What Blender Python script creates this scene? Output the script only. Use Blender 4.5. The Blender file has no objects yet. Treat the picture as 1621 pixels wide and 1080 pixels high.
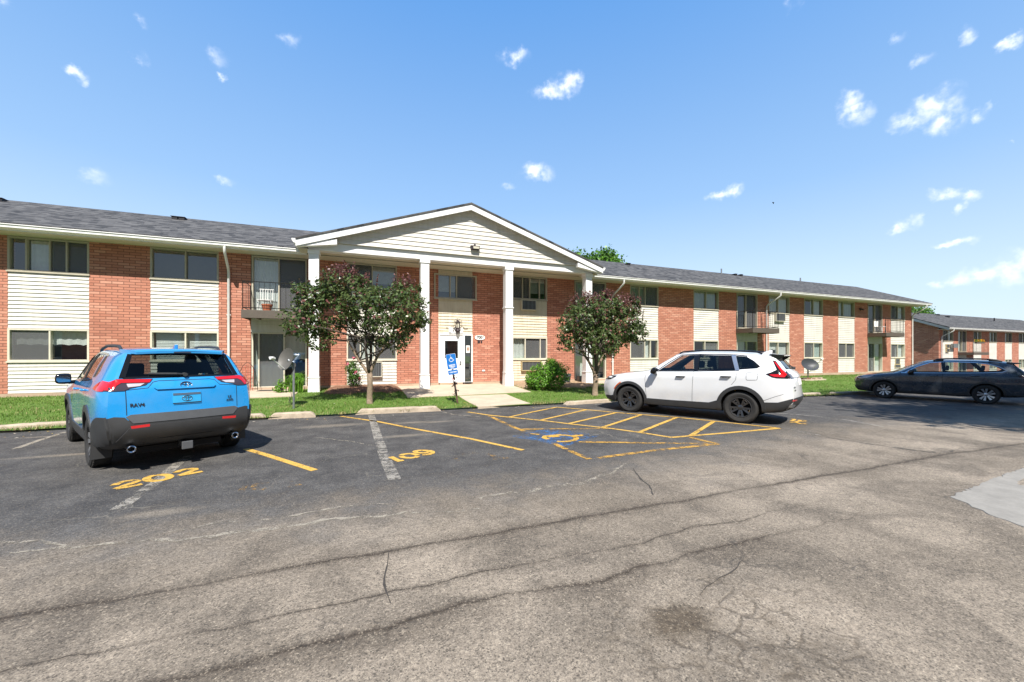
import bpy, bmesh, math, random
import numpy as np
from mathutils import Vector, Matrix
from mathutils.bvhtree import BVHTree
random.seed(7); RNG = np.random.default_rng(11)
R = math.radians
scene = bpy.context.scene
COL = scene.collection
# ------------------------------------------------------------------ camera model
FPX, HC = 625.0, 1.57                      # focal length in photo pixels, eye height
YAW = math.atan(625/1599); CA, SA = math.cos(YAW), math.sin(YAW)
HOR = 562.0
def ray(px, py):                           # direction of a photo pixel, facade axis = X, depth = Y
    t = (px-810.5)/FPX
    return (t*CA+SA, CA-t*SA, (HOR-py)/FPX)
def sm(a, b, x):
    t = min(1, max(0, (x-a)/(b-a))); return t*t*(3-2*t)
def g(x, y=0): return -0.24*sm(8, 20, x)-1.0*sm(30, 52, x)   # the lot falls gently to the right
def lawn(x, y): return g(x)*(1-.8*sm(11.2, 17, y)) + .05 + .2*sm(11.1, 16.2, y)
def G(px, py, h=0.0, fn=g):
    d = ray(px, py); z = h
    for _ in range(12):
        k = (z-HC)/d[2]; x, y = d[0]*k, d[1]*k; z = fn(x, y)+h
    return (x, y)
def GL(px, py): return G(px, py, 0, lawn)
YW = 17.1                                  # brick face of the near building
def WX(px, Y=YW):
    d = ray(px, 0); return d[0]/d[1]*Y
def WZ(px, py, Y=YW):
    d = ray(px, py); return HC+d[2]/d[1]*Y
cam = bpy.data.cameras.new('camera'); cam.sensor_width = 36; cam.lens = FPX/1621*36
cam.shift_y = (HOR-540)/1621; cam.shift_x = 0; cam.clip_end = 3000; cam.clip_start = .05
co = bpy.data.objects.new('camera', cam); COL.objects.link(co)
co.location = (0, 0, HC); co.rotation_euler = (R(90), 0, -YAW); scene.camera = co

# ------------------------------------------------------------------ materials
MATS = {}
class NT:
    def __init__(s, name):
        s.m = bpy.data.materials.new(name); s.m.use_nodes = True
        s.t = s.m.node_tree; s.t.nodes.clear()
        s.out = s.t.nodes.new('ShaderNodeOutputMaterial'); MATS[name] = s.m
    def n(s, ty, **kw):
        nd = s.t.nodes.new('ShaderNode'+ty)
        for k, v in kw.items():
            if k.startswith('_'): setattr(nd, k[1:], v)
            else:
                key = k.replace('__', ' ')
                sock = nd.inputs[int(k[1:])] if (k[0] == 'i' and k[1:].isdigit()) else nd.inputs[key]
                s.set(sock, v)
        return nd
    def set(s, sock, v):
        if isinstance(v, bpy.types.NodeSocket): s.t.links.new(v, sock)
        elif isinstance(v, bpy.types.Node): s.t.links.new(v.outputs[0], sock)
        else:
            if isinstance(v, (tuple, list)) and len(v) == 3 and sock.type == 'RGBA': v = (*v, 1)
            sock.default_value = v
    def math(s, op, a, b=0.0, c=None, clamp=False):
        nd = s.t.nodes.new('ShaderNodeMath'); nd.operation = op; nd.use_clamp = clamp
        s.set(nd.inputs[0], a); s.set(nd.inputs[1], b)
        if c is not None: s.set(nd.inputs[2], c)
        return nd.outputs[0]
    def mix(s, f, a, b, bl='MIX'):
        nd = s.t.nodes.new('ShaderNodeMix'); nd.data_type = 'RGBA'; nd.blend_type = bl
        s.set(nd.inputs[0], f); s.set(nd.inputs[6], a); s.set(nd.inputs[7], b)
        return nd.outputs[2]
    def ramp(s, f, lo, hi, a=0.0, b=1.0, smooth=False):
        nd = s.t.nodes.new('ShaderNodeMapRange'); nd.clamp = True
        if smooth: nd.interpolation_type = 'SMOOTHSTEP'
        s.set(nd.inputs[0], f)
        for i, v in ((1, lo), (2, hi), (3, a), (4, b)): s.set(nd.inputs[i], v)
        return nd.outputs[0]
    def noise(s, vec, scale, detail=3, rough=.55, dist=0):
        nd = s.n('TexNoise', Scale=scale, Detail=detail, Roughness=rough, Distortion=dist)
        if vec is not None: s.set(nd.inputs['Vector'], vec)
        return nd.outputs['Fac'] if 'Fac' in nd.outputs else nd.outputs[0]
    def pos(s): return s.n('NewGeometry').outputs['Position']
    def obj(s): return s.n('TexCoord').outputs['Object']
    def xyz(s, v):
        nd = s.n('SeparateXYZ', i0=v); return nd.outputs[0], nd.outputs[1], nd.outputs[2]
    def comb(s, x, y, z=0.0): return s.n('CombineXYZ', i0=x, i1=y, i2=z).outputs[0]
    def bump(s, h, strength=.3, dist=.01):
        return s.n('Bump', Strength=strength, Distance=dist, Height=h).outputs[0]
    def pbr(s, col, rough=.6, metal=0, normal=None, coat=0, spec=None, trans=0, emit=None):
        b = s.n('BsdfPrincipled', Roughness=rough, Metallic=metal)
        s.set(b.inputs['Base Color'], col)
        if coat: b.inputs['Coat Weight'].default_value = coat; b.inputs['Coat Roughness'].default_value = .03
        if spec is not None: b.inputs['Specular IOR Level'].default_value = spec
        if normal is not None: s.set(b.inputs['Normal'], normal)
        if emit: s.set(b.inputs['Emission Color'], emit[0]); b.inputs['Emission Strength'].default_value = emit[1]
        s.t.links.new(b.outputs[0], s.out.inputs[0]); return b
    def surf(s, sh): s.set(s.out.inputs[0], sh)

def plain(name, col, rough=.6, metal=0, var=.12, scale=6, coat=0, spec=None, bump=0):
    """a surface with slight mottling so nothing is perfectly even"""
    n = NT(name); p = n.obj()
    f = n.noise(p, scale, 4, .6)
    f2 = n.noise(p, scale*9, 2, .6)
    k = n.ramp(n.math('ADD', n.math('MULTIPLY', f, .7), n.math('MULTIPLY', f2, .3)), .3, .7, 1-var, 1+var)
    c = n.n('VectorMath', _operation='SCALE', i0=tuple(col)); n.set(c.inputs['Scale'], k)
    nm = n.bump(f2, bump, .01) if bump else None
    n.pbr(c.outputs[0], rough, metal, nm, coat, spec); return n.m

def brick_mat(name, axis, c1=(.54, .235, .160), c2=(.43, .172, .116), mo=(.20, .090, .062), rowh=.0915, bw=.305):
    n = NT(name); x, y, z = n.xyz(n.pos())
    u = x if axis == 'x' else y
    v = n.comb(u, z)
    b = n.n('TexBrick', Vector=v, Scale=1.0, _offset=.5, _offset_frequency=2)
    for k, val in (('Mortar Size', .0095), ('Mortar Smooth', .15), ('Bias', -.1), ('Brick Width', bw), ('Row Height', rowh)): b.inputs[k].default_value = val
    n.set(b.inputs['Color1'], c1); n.set(b.inputs['Color2'], c2); n.set(b.inputs['Mortar'], mo)
    # per-brick tint: a coarse cell value on the same grid
    row = n.math('FLOOR', n.math('DIVIDE', z, rowh))
    sh = n.math('MULTIPLY', n.math('MODULO', n.math('ADD', row, 1.0), 2.0), .5)
    cell = n.math('FLOOR', n.math('ADD', n.math('DIVIDE', u, bw), sh))
    wn = n.n('TexWhiteNoise', _noise_dimensions='2D', Vector=n.comb(cell, row)).outputs['Value']
    pale = n.ramp(wn, .72, 1.0, 0, .5)
    dk = n.ramp(wn, .0, .2, .28, 0)
    notm = n.math('SUBTRACT', 1.0, b.outputs['Fac'])
    c = n.mix(n.math('MULTIPLY', pale, notm), b.outputs['Color'], (.70, .40, .30))
    c = n.mix(n.math('MULTIPLY', dk, notm), c, (.20, .07, .05))
    big = n.noise(n.pos(), .55, 4, .6); fine = n.noise(n.pos(), 38, 3, .7)
    c = n.mix(.5, c, n.mix(big, (.72, .68, .66), (1.25, 1.2, 1.15)), 'MULTIPLY')
    c = n.mix(.28, c, n.mix(fine, (.4, .4, .4), (1.5, 1.45, 1.4)), 'MULTIPLY')
    # pale salt staining low on the wall
    c = n.mix(n.math('MULTIPLY', n.ramp(z, .2, .75, .45, 0, True), n.ramp(n.noise(n.pos(), 1.7, 4), .42, .62)), c, (.55, .33, .24))
    h = n.math('ADD', n.math('MULTIPLY', b.outputs['Fac'], -1.0), n.math('MULTIPLY', fine, .35))
    n.pbr(c, .85, 0, n.bump(h, .55, .008)); return n.m

def shingle_mat():
    n = NT('roof_shingle'); x, y, z = n.xyz(n.pos())
    v = n.comb(x, n.math('MULTIPLY', y, 1.08))
    rowh, bw = .135, .22
    vv = n.math('MULTIPLY', y, 1.08)
    row = n.math('FLOOR', n.math('DIVIDE', vv, rowh))
    jit = n.math('MULTIPLY', n.n('TexWhiteNoise', _noise_dimensions='1D', W=row).outputs['Value'], 1.0)
    cell = n.math('FLOOR', n.math('ADD', n.math('DIVIDE', x, bw), jit))
    wn = n.n('TexWhiteNoise', _noise_dimensions='2D', Vector=n.comb(cell, row)).outputs['Value']
    c = n.mix(wn, (.024, .024, .026), (.112, .110, .110))
    fine = n.noise(n.pos(), 55, 3, .7); big = n.noise(n.pos(), .8, 4)
    c = n.mix(.45, c, n.mix(fine, (.45, .45, .45), (1.6, 1.6, 1.6)), 'MULTIPLY')
    c = n.mix(.5, c, n.mix(big, (.75, .74, .74), (1.25, 1.24, 1.22)), 'MULTIPLY')
    fr = n.math('FRACT', n.math('DIVIDE', vv, rowh))
    h = n.math('ADD', n.math('MULTIPLY', fr, -.6), n.math('MULTIPLY', fine, .4))
    n.pbr(c, .93, 0, n.bump(h, .6, .012)); return n.m

def siding_mat(name, col, dirt):
    n = NT(name); p = n.pos(); x, y, z = n.xyz(p)
    st = n.noise(n.comb(n.math('MULTIPLY', x, 7), 0.0, n.math('MULTIPLY', z, .7)), 1.0, 4, .65)
    f = n.noise(p, 2.2, 4)
    c = n.mix(n.ramp(st, .42, .75, 0, .6), col, dirt)
    c = n.mix(n.ramp(f, .35, .75, 0, .3), c, dirt)
    n.pbr(c, .5, 0, n.bump(n.noise(p, 30, 2), .06, .005), spec=.35); return n.m

def glass_mat(name, tint=(.9, .93, .92), ior=1.75, rough=0.0, base=.0):
    n = NT(name)
    tr = n.n('BsdfTransparent', Color=(*tint, 1))
    nz = n.bump(n.noise(n.pos(), 1.1, 2), .05, .02)
    gl = n.n('BsdfGlossy', Color=(1, 1, 1, 1), Roughness=rough, Normal=nz)
    r0 = ((ior-1)/(ior+1))**2+base                     # Schlick on the absolute angle, so a single sheet is the same from both sides
    fc_ = n.n('LayerWeight', Blend=.5).outputs['Facing']
    fac = n.math('ADD', n.math('MULTIPLY', n.math('POWER', fc_, 5.0), 1-r0), r0, clamp=True)
    mx = n.n('MixShader', i0=fac, i1=tr, i2=gl); n.surf(mx.outputs[0]); return n.m

def screen_mat(name, col, opac):
    n = NT(name)
    tr = n.n('BsdfTransparent'); df = n.n('BsdfDiffuse', Color=(*col, 1))
    mx = n.n('MixShader', i0=opac, i1=tr.outputs[0], i2=df.outputs[0]); n.surf(mx.outputs[0]); return n.m

def paint_mat(name, col, wear, rough=.75):
    """road paint broken up by wear; the worn part lets the asphalt through"""
    n = NT(name); p = n.pos()
    a = n.noise(p, 9, 5, .7); b = n.noise(p, 70, 3, .7); c_ = n.noise(p, 1.6, 3, .6)
    k = n.math('ADD', n.math('ADD', n.math('MULTIPLY', a, .45), n.math('MULTIPLY', b, .3)), n.math('MULTIPLY', c_, .25))
    mask = n.ramp(k, wear-.035, wear+.035)
    bs = n.n('BsdfPrincipled', Roughness=rough)
    n.set(bs.inputs['Base Color'], n.mix(n.ramp(b, .3, .7), tuple(x*.72 for x in col), tuple(min(1, x*1.15) for x in col)))
    tr = n.n('BsdfTransparent')
    mx = n.n('MixShader', i0=mask, i1=tr.outputs[0], i2=bs.outputs[0]); n.surf(mx.outputs[0]); return n.m

def leaf_mat(name, col, col2, rough=.42, trans=.25):
    n = NT(name); 
    rnd = n.n('NewGeometry').outputs['Random Per Island']
    c = n.mix(rnd, col, col2)
    b = n.n('BsdfPrincipled', Roughness=rough); n.set(b.inputs['Base Color'], c); b.inputs['Specular IOR Level'].default_value = .35
    t = n.n('BsdfTranslucent'); n.set(t.inputs[0], n.mix(.5, c, (.12, .2, .03)))
    mx = n.n('MixShader', i0=trans, i1=b.outputs[0], i2=t.outputs[0]); n.surf(mx.outputs[0]); return n.m

def car_paint(name, col, metal=0, rough=.28, flake=0):
    n = NT(name); p = n.obj()
    dust = n.noise(p, 3.5, 5, .65)
    c = n.mix(n.ramp(dust, .4, .8, 0, .10), col, (.35, .32, .28))
    x, y, z = n.xyz(p)
    c = n.mix(n.math('MULTIPLY', n.ramp(z, .25, .7, .30, 0), n.ramp(dust, .3, .7)), c, (.3, .27, .23))
    n.pbr(c, n.ramp(dust, .3, .75, rough, rough+.1), metal, None, coat=1.0); return n.m

M = {}
M['brick'] = brick_mat('brick_front', 'x'); M['brick_side'] = brick_mat('brick_side', 'y')
M['shingle'] = shingle_mat()
M['siding'] = siding_mat('cream_siding', (.71, .685, .63), (.53, .495, .42))
M['siding_old'] = siding_mat('yellowed_siding', (.72, .65, .51), (.50, .41, .27))
M['taupe'] = plain('taupe_frame', (.45, .41, .32), .5)
M['almond'] = plain('almond_frame', (.62, .58, .47), .5)
M['white'] = plain('white_paint', (.82, .82, .82), .45, var=.05, bump=.05)
M['white_door'] = plain('white_door_paint', (.84, .85, .87), .35, var=.03)
M['soffit'] = plain('soffit_beige', (.60, .55, .45), .7, var=.08)
M['gutter'] = plain('gutter_white', (.74, .74, .72), .4, var=.1, scale=3)
M['brown'] = plain('balcony_brown', (.105, .085, .068), .6)
M['iron'] = plain('black_iron', (.022, .02, .02), .5)
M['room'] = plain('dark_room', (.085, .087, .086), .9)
M['curtain'] = plain('white_curtain', (.74, .74, .72), .9, var=.1)
M['blind'] = plain('pale_blind', (.60, .62, .60), .8)
M['greycurtain'] = plain('grey_green_curtain', (.46, .52, .49), .9)
M['pane'] = glass_mat('window_glass', (.78, .83, .82), 1.95, base=.08)
M['screen'] = screen_mat('insect_screen', (.15, .153, .158), .62)
M['doorscreen'] = screen_mat('door_screen', (.16, .165, .17), .72)
M['acgrille'] = plain('unit_grille', (.05, .05, .052), .6)
M['actan'] = plain('unit_tan_sleeve', (.50, .40, .22), .6, var=.25)
M['concrete'] = plain('concrete', (.50, .415, .315), .9, var=.16, scale=2.2, bump=.25)
M['kerbstone'] = plain('kerb_concrete', (.40, .33, .25), .92, var=.25, scale=5, bump=.4)
M['greyconc'] = plain('grey_concrete', (.255, .240, .215), .95, var=.20, scale=4, bump=.2)
M['foundation'] = plain('foundation_concrete', (.45, .33, .24), .9, var=.2, scale=2, bump=.2)
M['mulch'] = plain('brown_mulch', (.20, .105, .065), .95, var=.55, scale=16, bump=.8)
M['sand'] = plain('sandy_soil', (.34, .24, .15), .95, var=.3, scale=8, bump=.5)
M['bark'] = plain('tree_bark', (.25, .185, .13), .95, var=.45, scale=14, bump=.8)
M['bark_dark'] = plain('dark_limb_bark', (.085, .066, .055), .95, var=.4, scale=14, bump=.6)
M['leaf_dark'] = leaf_mat('dark_glossy_leaf', (.055, .098, .030), (.140, .182, .066), .30, .28)
M['leaf_red'] = leaf_mat('purple_red_leaf', (.11, .035, .042), (.22, .09, .085), .4, .25)
M['leaf_bush'] = leaf_mat('bright_bush_leaf', (.085, .23, .016), (.18, .38, .04), .4, .3)
M['leaf_lily'] = leaf_mat('lily_leaf', (.10, .26, .02), (.20, .40, .05), .4, .3)
M['leaf_tree'] = leaf_mat('broad_tree_leaf', (.05, .14, .02), (.13, .26, .045), .45, .3)
M['petal'] = leaf_mat('pink_petal', (.70, .12, .22), (.85, .25, .33), .6, .3)
M['petal_orange'] = leaf_mat('orange_petal', (.75, .22, .02), (.85, .5, .03), .6, .3)
M['terracotta'] = plain('terracotta', (.42, .13, .06), .8)
M['greypot'] = plain('grey_pot', (.10, .12, .13), .5)
M['galv'] = plain('galvanised_steel', (.34, .36, .38), .42, .7)
M['rust'] = plain('rusty_post', (.12, .075, .05), .8, .2, var=.4, scale=20)
M['dishgrey'] = plain('dish_grey', (.10, .095, .085), .5)
M['dishdark'] = plain('dish_dark', (.05, .055, .065), .5)
M['signblue'] = plain('sign_blue', (.012, .16, .52), .35, var=.05)
M['signblue2'] = plain('plate_blue', (.03, .10, .36), .35, var=.1)
M['signwhite'] = plain('sign_white', (.82, .82, .80), .4, var=.04)
M['black'] = plain('black_print', (.015, .014, .018), .5)
M['wire'] = plain('red_wire', (.45, .06, .03), .5)
M['lamp_glass'] = plain('lamp_glass', (.55, .52, .42), .15)
M['bronze'] = plain('dark_bronze', (.055, .042, .05), .4, .4)
M['yellow'] = paint_mat('yellow_road_paint', (.62, .37, .07), .445)
M['yellow_worn'] = paint_mat('worn_yellow_road_paint', (.52, .29, .05), .50)
M['yellow_worn2'] = paint_mat('faded_symbol_paint', (.60, .34, .05), .465)
M['yellow_ghost'] = paint_mat('ghost_yellow_road_paint', (.34, .20, .06), .56)
M['white_line'] = paint_mat('old_white_road_paint', (.285, .262, .225), .492)
M['blue_paint'] = paint_mat('blue_road_paint', (.045, .14, .32), .515)
M['crack'] = plain('crack_filling', (.05, .043, .037), .95, var=.4, scale=30)
M['tan_seam'] = paint_mat('sandy_crack_fill', (.30, .265, .21), .49)

# ------------------------------------------------------------------ mesh building
class MB:
    def __init__(s): s.v, s.f, s.m = [], [], []
    def add(s, vs, fs, mi=0, T=None):
        o = len(s.v)
        s.v += [tuple(T @ Vector(p)) for p in vs] if T is not None else [tuple(p) for p in vs]
        s.f += [tuple(i+o for i in q) for q in fs]; s.m += [mi]*len(fs); return s
    def box(s, x0, x1, y0, y1, z0, z1, mi=0, T=None):
        v = [(x, y, z) for x in (x0, x1) for y in (y0, y1) for z in (z0, z1)]
        return s.add(v, [(0, 1, 3, 2), (4, 6, 7, 5), (0, 4, 5, 1), (2, 3, 7, 6), (0, 2, 6, 4), (1, 5, 7, 3)], mi, T)
    def prism(s, poly, ax, a0, a1, mi=0, T=None):        # polygon in the two other axes, extruded along ax
        def P(p, a): return {'x': (a, p[0], p[1]), 'y': (p[0], a, p[1]), 'z': (p[0], p[1], a)}[ax]
        n = len(poly); v = [P(p, a0) for p in poly]+[P(p, a1) for p in poly]
        return s.add(v, [tuple(range(n)), tuple(range(2*n-1, n-1, -1))]+[(i, i+n, (i+1) % n+n, (i+1) % n) for i in range(n)], mi, T)
    def tube(s, pts, r, n=8, mi=0, T=None, cap=True):
        pts = [Vector(p) for p in pts]; rs = r if isinstance(r, (list, tuple)) else [r]*len(pts)
        vs, fs = [], []; up = None
        for i, p in enumerate(pts):
            d = (pts[min(i+1, len(pts)-1)]-pts[max(i-1, 0)]).normalized()
            if up is None: up = d.orthogonal().normalized()
            up = (up-d*up.dot(d)).normalized(); w = d.cross(up)
            vs += [p+(up*math.cos(2*math.pi*k/n)+w*math.sin(2*math.pi*k/n))*rs[i] for k in range(n)]
        for i in range(len(pts)-1):
            for k in range(n):
                a, b = i*n+k, i*n+(k+1) % n; fs.append((a, b, b+n, a+n))
        if cap: fs += [tuple(range(n-1, -1, -1)), tuple(range(len(pts)*n-n, len(pts)*n))]
        return s.add(vs, fs, mi, T)
    def lathe(s, prof, n=24, mi=0, T=None):              # (radius, z)
        vs = [(r*math.cos(2*math.pi*k/n), r*math.sin(2*math.pi*k/n), z) for r, z in prof for k in range(n)]
        fs = [(i*n+k, i*n+(k+1) % n, (i+1)*n+(k+1) % n, (i+1)*n+k) for i in range(len(prof)-1) for k in range(n)]
        return s.add(vs, fs, mi, T)
    def mesh(s, name, mats, smooth=False, angle=None):
        me = bpy.data.meshes.new(name); me.from_pydata(s.v, [], s.f)
        for m in mats: me.materials.append(m)
        if len(mats) > 1: me.polygons.foreach_set('material_index', s.m)
        if smooth:
            me.polygons.foreach_set('use_smooth', [True]*len(me.polygons))
            if angle: me.set_sharp_from_angle(angle=R(angle))
        me.update(); return me
    def obj(s, name, mats, parent=None, smooth=False, angle=None, bevel=0, local=False):
        if not isinstance(mats, (list, tuple)): mats = [mats]
        return link(name, s.mesh(name, mats, smooth, angle), parent, bevel, local)
WORLD = {}
def link(name, me, parent=None, bevel=0, local=False):
    o = bpy.data.objects.new(name, me); COL.objects.link(o)
    if parent is not None:
        o.parent = parent
        if not local: o.matrix_parent_inverse = WORLD.get(parent.name, Matrix()).inverted()
    if bevel:
        b = o.modifiers.new('bevel', 'BEVEL'); b.width = bevel; b.segments = 2; b.limit_method = 'ANGLE'
    return o
def tag(o, label=None, cat=None, group=None, kind=None):
    if label: o['label'] = label
    if cat: o['category'] = cat
    if group: o['group'] = group
    if kind: o['kind'] = kind
    return o
def thing(name, label, cat, loc=(0, 0, 0), rz=0, group=None):
    o = bpy.data.objects.new(name, None); COL.objects.link(o); o.empty_display_size = .2
    o.location = loc; o.rotation_euler = (0, 0, rz)
    WORLD[o.name] = Matrix.Translation(loc) @ Matrix.Rotation(rz, 4, 'Z')
    return tag(o, label, cat, group)
def copy_tree(o, parent=None):
    c = o.copy(); COL.objects.link(c); c.parent = parent
    for ch in list(o.children): copy_tree(ch, c)
    return c
def text_geo(body, size, bold=0.0, align='CENTER'):
    cu = bpy.data.curves.new('t', 'FONT'); cu.body = body; cu.size = size; cu.align_x = align; cu.align_y = 'CENTER'
    cu.offset = bold; cu.fill_mode = 'FRONT' if hasattr(cu, 'fill_mode') else cu.fill_mode
    cu.space_line = .9
    ob = bpy.data.objects.new('t', cu); COL.objects.link(ob)
    dg = bpy.context.evaluated_depsgraph_get(); me = bpy.data.meshes.new_from_object(ob.evaluated_get(dg))
    v = [tuple(p.co) for p in me.vertices]; f = [tuple(p.vertices) for p in me.polygons]
    bpy.data.objects.remove(ob); bpy.data.meshes.remove(me); bpy.data.curves.remove(cu)
    return v, f
# ------------------------------------------------------------------ sky, sun
EL, AZ = 52.0, 12.0
def build_sky():
    w = bpy.data.worlds.new('World'); scene.world = w; w.use_nodes = True
    t = w.node_tree; t.nodes.clear(); N = t.nodes.new; L = t.links.new
    out = N('ShaderNodeOutputWorld'); bg = N('ShaderNodeBackground'); L(bg.outputs[0], out.inputs[0])
    sky = N('ShaderNodeTexSky'); sky.sky_type = 'NISHITA'; sky.sun_disc = False
    sky.sun_elevation = R(EL); sky.sun_rotation = R(180+AZ); sky.air_density = 1.0; sky.dust_density = 1.2; sky.ozone_density = 2.2
    bg.inputs['Strength'].default_value = SKY_STRENGTH
    tc = N('ShaderNodeTexCoord'); d = tc.outputs['Generated']
    def vm(op, a, b=None, sc=None):
        n = N('ShaderNodeVectorMath'); n.operation = op
        for i, q in ((0, a), (1, b)):
            if q is None: continue
            if isinstance(q, bpy.types.NodeSocket): L(q, n.inputs[i])
            else: n.inputs[i].default_value = q
        if sc is not None: n.inputs['Scale'].default_value = sc
        return n
    def mt(op, a, b=0.0, clamp=False):
        n = N('ShaderNodeMath'); n.operation = op; n.use_clamp = clamp
        for i, q in ((0, a), (1, b)):
            if isinstance(q, bpy.types.NodeSocket): L(q, n.inputs[i])
            else: n.inputs[i].default_value = q
        return n.outputs[0]
    nz = N('ShaderNodeTexNoise'); nz.inputs['Scale'].default_value = 24; nz.inputs['Detail'].default_value = 5; nz.inputs['Roughness'].default_value = .6
    L(d, nz.inputs['Vector'])
    wv = vm('SUBTRACT', nz.outputs['Color'], (.5, .5, .5)); wv = vm('SCALE', wv.outputs[0], sc=.05)
    dw = vm('ADD', d, wv.outputs[0]).outputs[0]
    clouds = [(872, 143, 26, 12), (898, 132, 26, 15), (915, 124, 14, 12), (1345, 160, 22, 18), (1352, 182, 24, 18), (1450, 186, 46, 16), (1480, 170, 40, 22), (1500, 190, 34, 22),
        (1556, 174, 14, 16), (1566, 164, 12, 9), (818, 91, 22, 12), (124, 112, 17, 9), (133, 126, 15, 10), (345, 95, 15, 11), (357, 122, 7, 6), (460, 65, 14, 10), (1140, 312, 20, 7), (1160, 304, 14, 11),
        (850, 273, 24, 14), (155, 280, 22, 13), (360, 286, 14, 7), (1527, 61, 18, 14), (1590, 70, 18, 8), (1606, 62, 16, 11), (1500, 306, 26, 9), (1530, 304, 22, 10), (1528, 322, 12, 14), (1424, 366, 16, 8), (1442, 358, 18, 14),
        (1500, 388, 16, 7), (1520, 380, 24, 8), (1560, 436, 70, 16), (1612, 425, 60, 28), (1490, 446, 30, 7), (1425, 60, 13, 9), (1455, 97, 18, 8), (225, 40, 8, 12), (228, 92, 10, 7), (4, 6, 14, 12), (1255, 6, 12, 9), (805, 295, 12, 5), (1604, 230, 6, 9)]
    acc = None
    for (px, py, rx, ry) in clouds:
        c = Vector(ray(px, py)).normalized()
        ax = (Vector(ray(px+rx, py)).normalized()-c).length; az = (Vector(ray(px, py-ry)).normalized()-c).length
        e = vm('SUBTRACT', dw, tuple(c)); e = vm('MULTIPLY', e.outputs[0], (1/ax, 1/ax, 1/az)); ln = N('ShaderNodeVectorMath'); ln.operation = 'LENGTH'; L(e.outputs[0], ln.inputs[0])
        k = mt('SUBTRACT', 1.35, ln.outputs['Value'], True)
        if py < 110 and px < 500 or (px, py) in ((360, 286), (1425, 60), (1455, 97), (805, 295), (155, 280), (1255, 6)): k = mt('MULTIPLY', k, .6)
        acc = k if acc is None else mt('MAXIMUM', acc, k)
    n2 = N('ShaderNodeTexNoise'); n2.inputs['Scale'].default_value = 48; n2.inputs['Detail'].default_value = 8; L(d, n2.inputs['Vector'])
    mr = N('ShaderNodeMapRange'); L(n2.outputs['Fac'], mr.inputs[0]); mr.inputs[1].default_value = .34; mr.inputs[2].default_value = .66; mr.inputs[3].default_value = .25; mr.inputs[4].default_value = 1.25
    acc = mt('MULTIPLY', acc, mr.outputs[0])
    sh = N('ShaderNodeMapRange'); sh.interpolation_type = 'SMOOTHSTEP'; L(acc, sh.inputs[0]); sh.inputs[1].default_value = .0; sh.inputs[2].default_value = 1.35; sh.inputs[4].default_value = .8
    hs = N('ShaderNodeHueSaturation'); L(sky.outputs[0], hs.inputs['Color']); hs.inputs['Saturation'].default_value = SKY_SAT; hs.inputs['Value'].default_value = SKY_VAL
    mx = N('ShaderNodeMix'); mx.data_type = 'RGBA'; L(sh.outputs[0], mx.inputs[0]); L(hs.outputs[0], mx.inputs[6]); mx.inputs[7].default_value = (*CLOUD, 1)
    # clear-air colour by elevation, blended over the physical sky
    sz = N('ShaderNodeSeparateXYZ'); L(d, sz.inputs[0]); cr = N('ShaderNodeValToRGB'); L(sz.outputs[2], cr.inputs[0])
    el = cr.color_ramp.elements; K = 1/4.0
    stops = [(0.0, (2.7, 3.2, 3.6)), (.15, (2.3, 2.92, 3.6)), (.34, (1.3, 2.2, 3.5)), (.68, (.46, 1.42, 3.25))]
    el[0].position, el[1].position = stops[0][0], stops[-1][0]
    for s_ in stops[1:-1]: el.new(s_[0])
    for e_, s_ in zip(cr.color_ramp.elements, stops): e_.color = (*[q*K for q in s_[1]], 1)
    sc4 = N('ShaderNodeVectorMath'); sc4.operation = 'SCALE'; L(cr.outputs[0], sc4.inputs[0]); sc4.inputs['Scale'].default_value = 1/K
    m2 = N('ShaderNodeMix'); m2.data_type = 'RGBA'; m2.inputs[0].default_value = .8; L(hs.outputs[0], m2.inputs[6]); L(sc4.outputs[0], m2.inputs[7]); L(m2.outputs[2], mx.inputs[6])
    # added directional weighting: sky ahead brightened, sky behind the viewer dimmed to deepen shadows
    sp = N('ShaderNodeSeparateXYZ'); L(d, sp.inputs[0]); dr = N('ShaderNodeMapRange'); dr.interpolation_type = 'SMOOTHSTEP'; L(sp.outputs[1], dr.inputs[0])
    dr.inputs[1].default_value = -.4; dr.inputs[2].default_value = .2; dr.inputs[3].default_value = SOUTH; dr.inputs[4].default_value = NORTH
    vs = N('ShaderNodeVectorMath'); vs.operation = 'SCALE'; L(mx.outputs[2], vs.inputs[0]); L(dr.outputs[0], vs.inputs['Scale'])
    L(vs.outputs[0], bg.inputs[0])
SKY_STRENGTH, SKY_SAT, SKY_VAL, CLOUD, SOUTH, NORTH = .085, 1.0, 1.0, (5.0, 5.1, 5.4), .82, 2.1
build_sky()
sl = bpy.data.lights.new('sun', 'SUN'); sl.energy = 5.0; sl.angle = R(.5); sl.color = (1, .95, .87)
so = bpy.data.objects.new('sun', sl); COL.objects.link(so); so.rotation_euler = (R(90-EL), 0, R(-AZ)); so.location = (0, -20, 30)
scene.view_settings.view_transform = 'Standard'; scene.view_settings.look = 'None'; scene.view_settings.gamma = 1
scene.view_settings.exposure = .65
scene.cycles.max_bounces = 8; scene.cycles.transparent_max_bounces = 24

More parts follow.
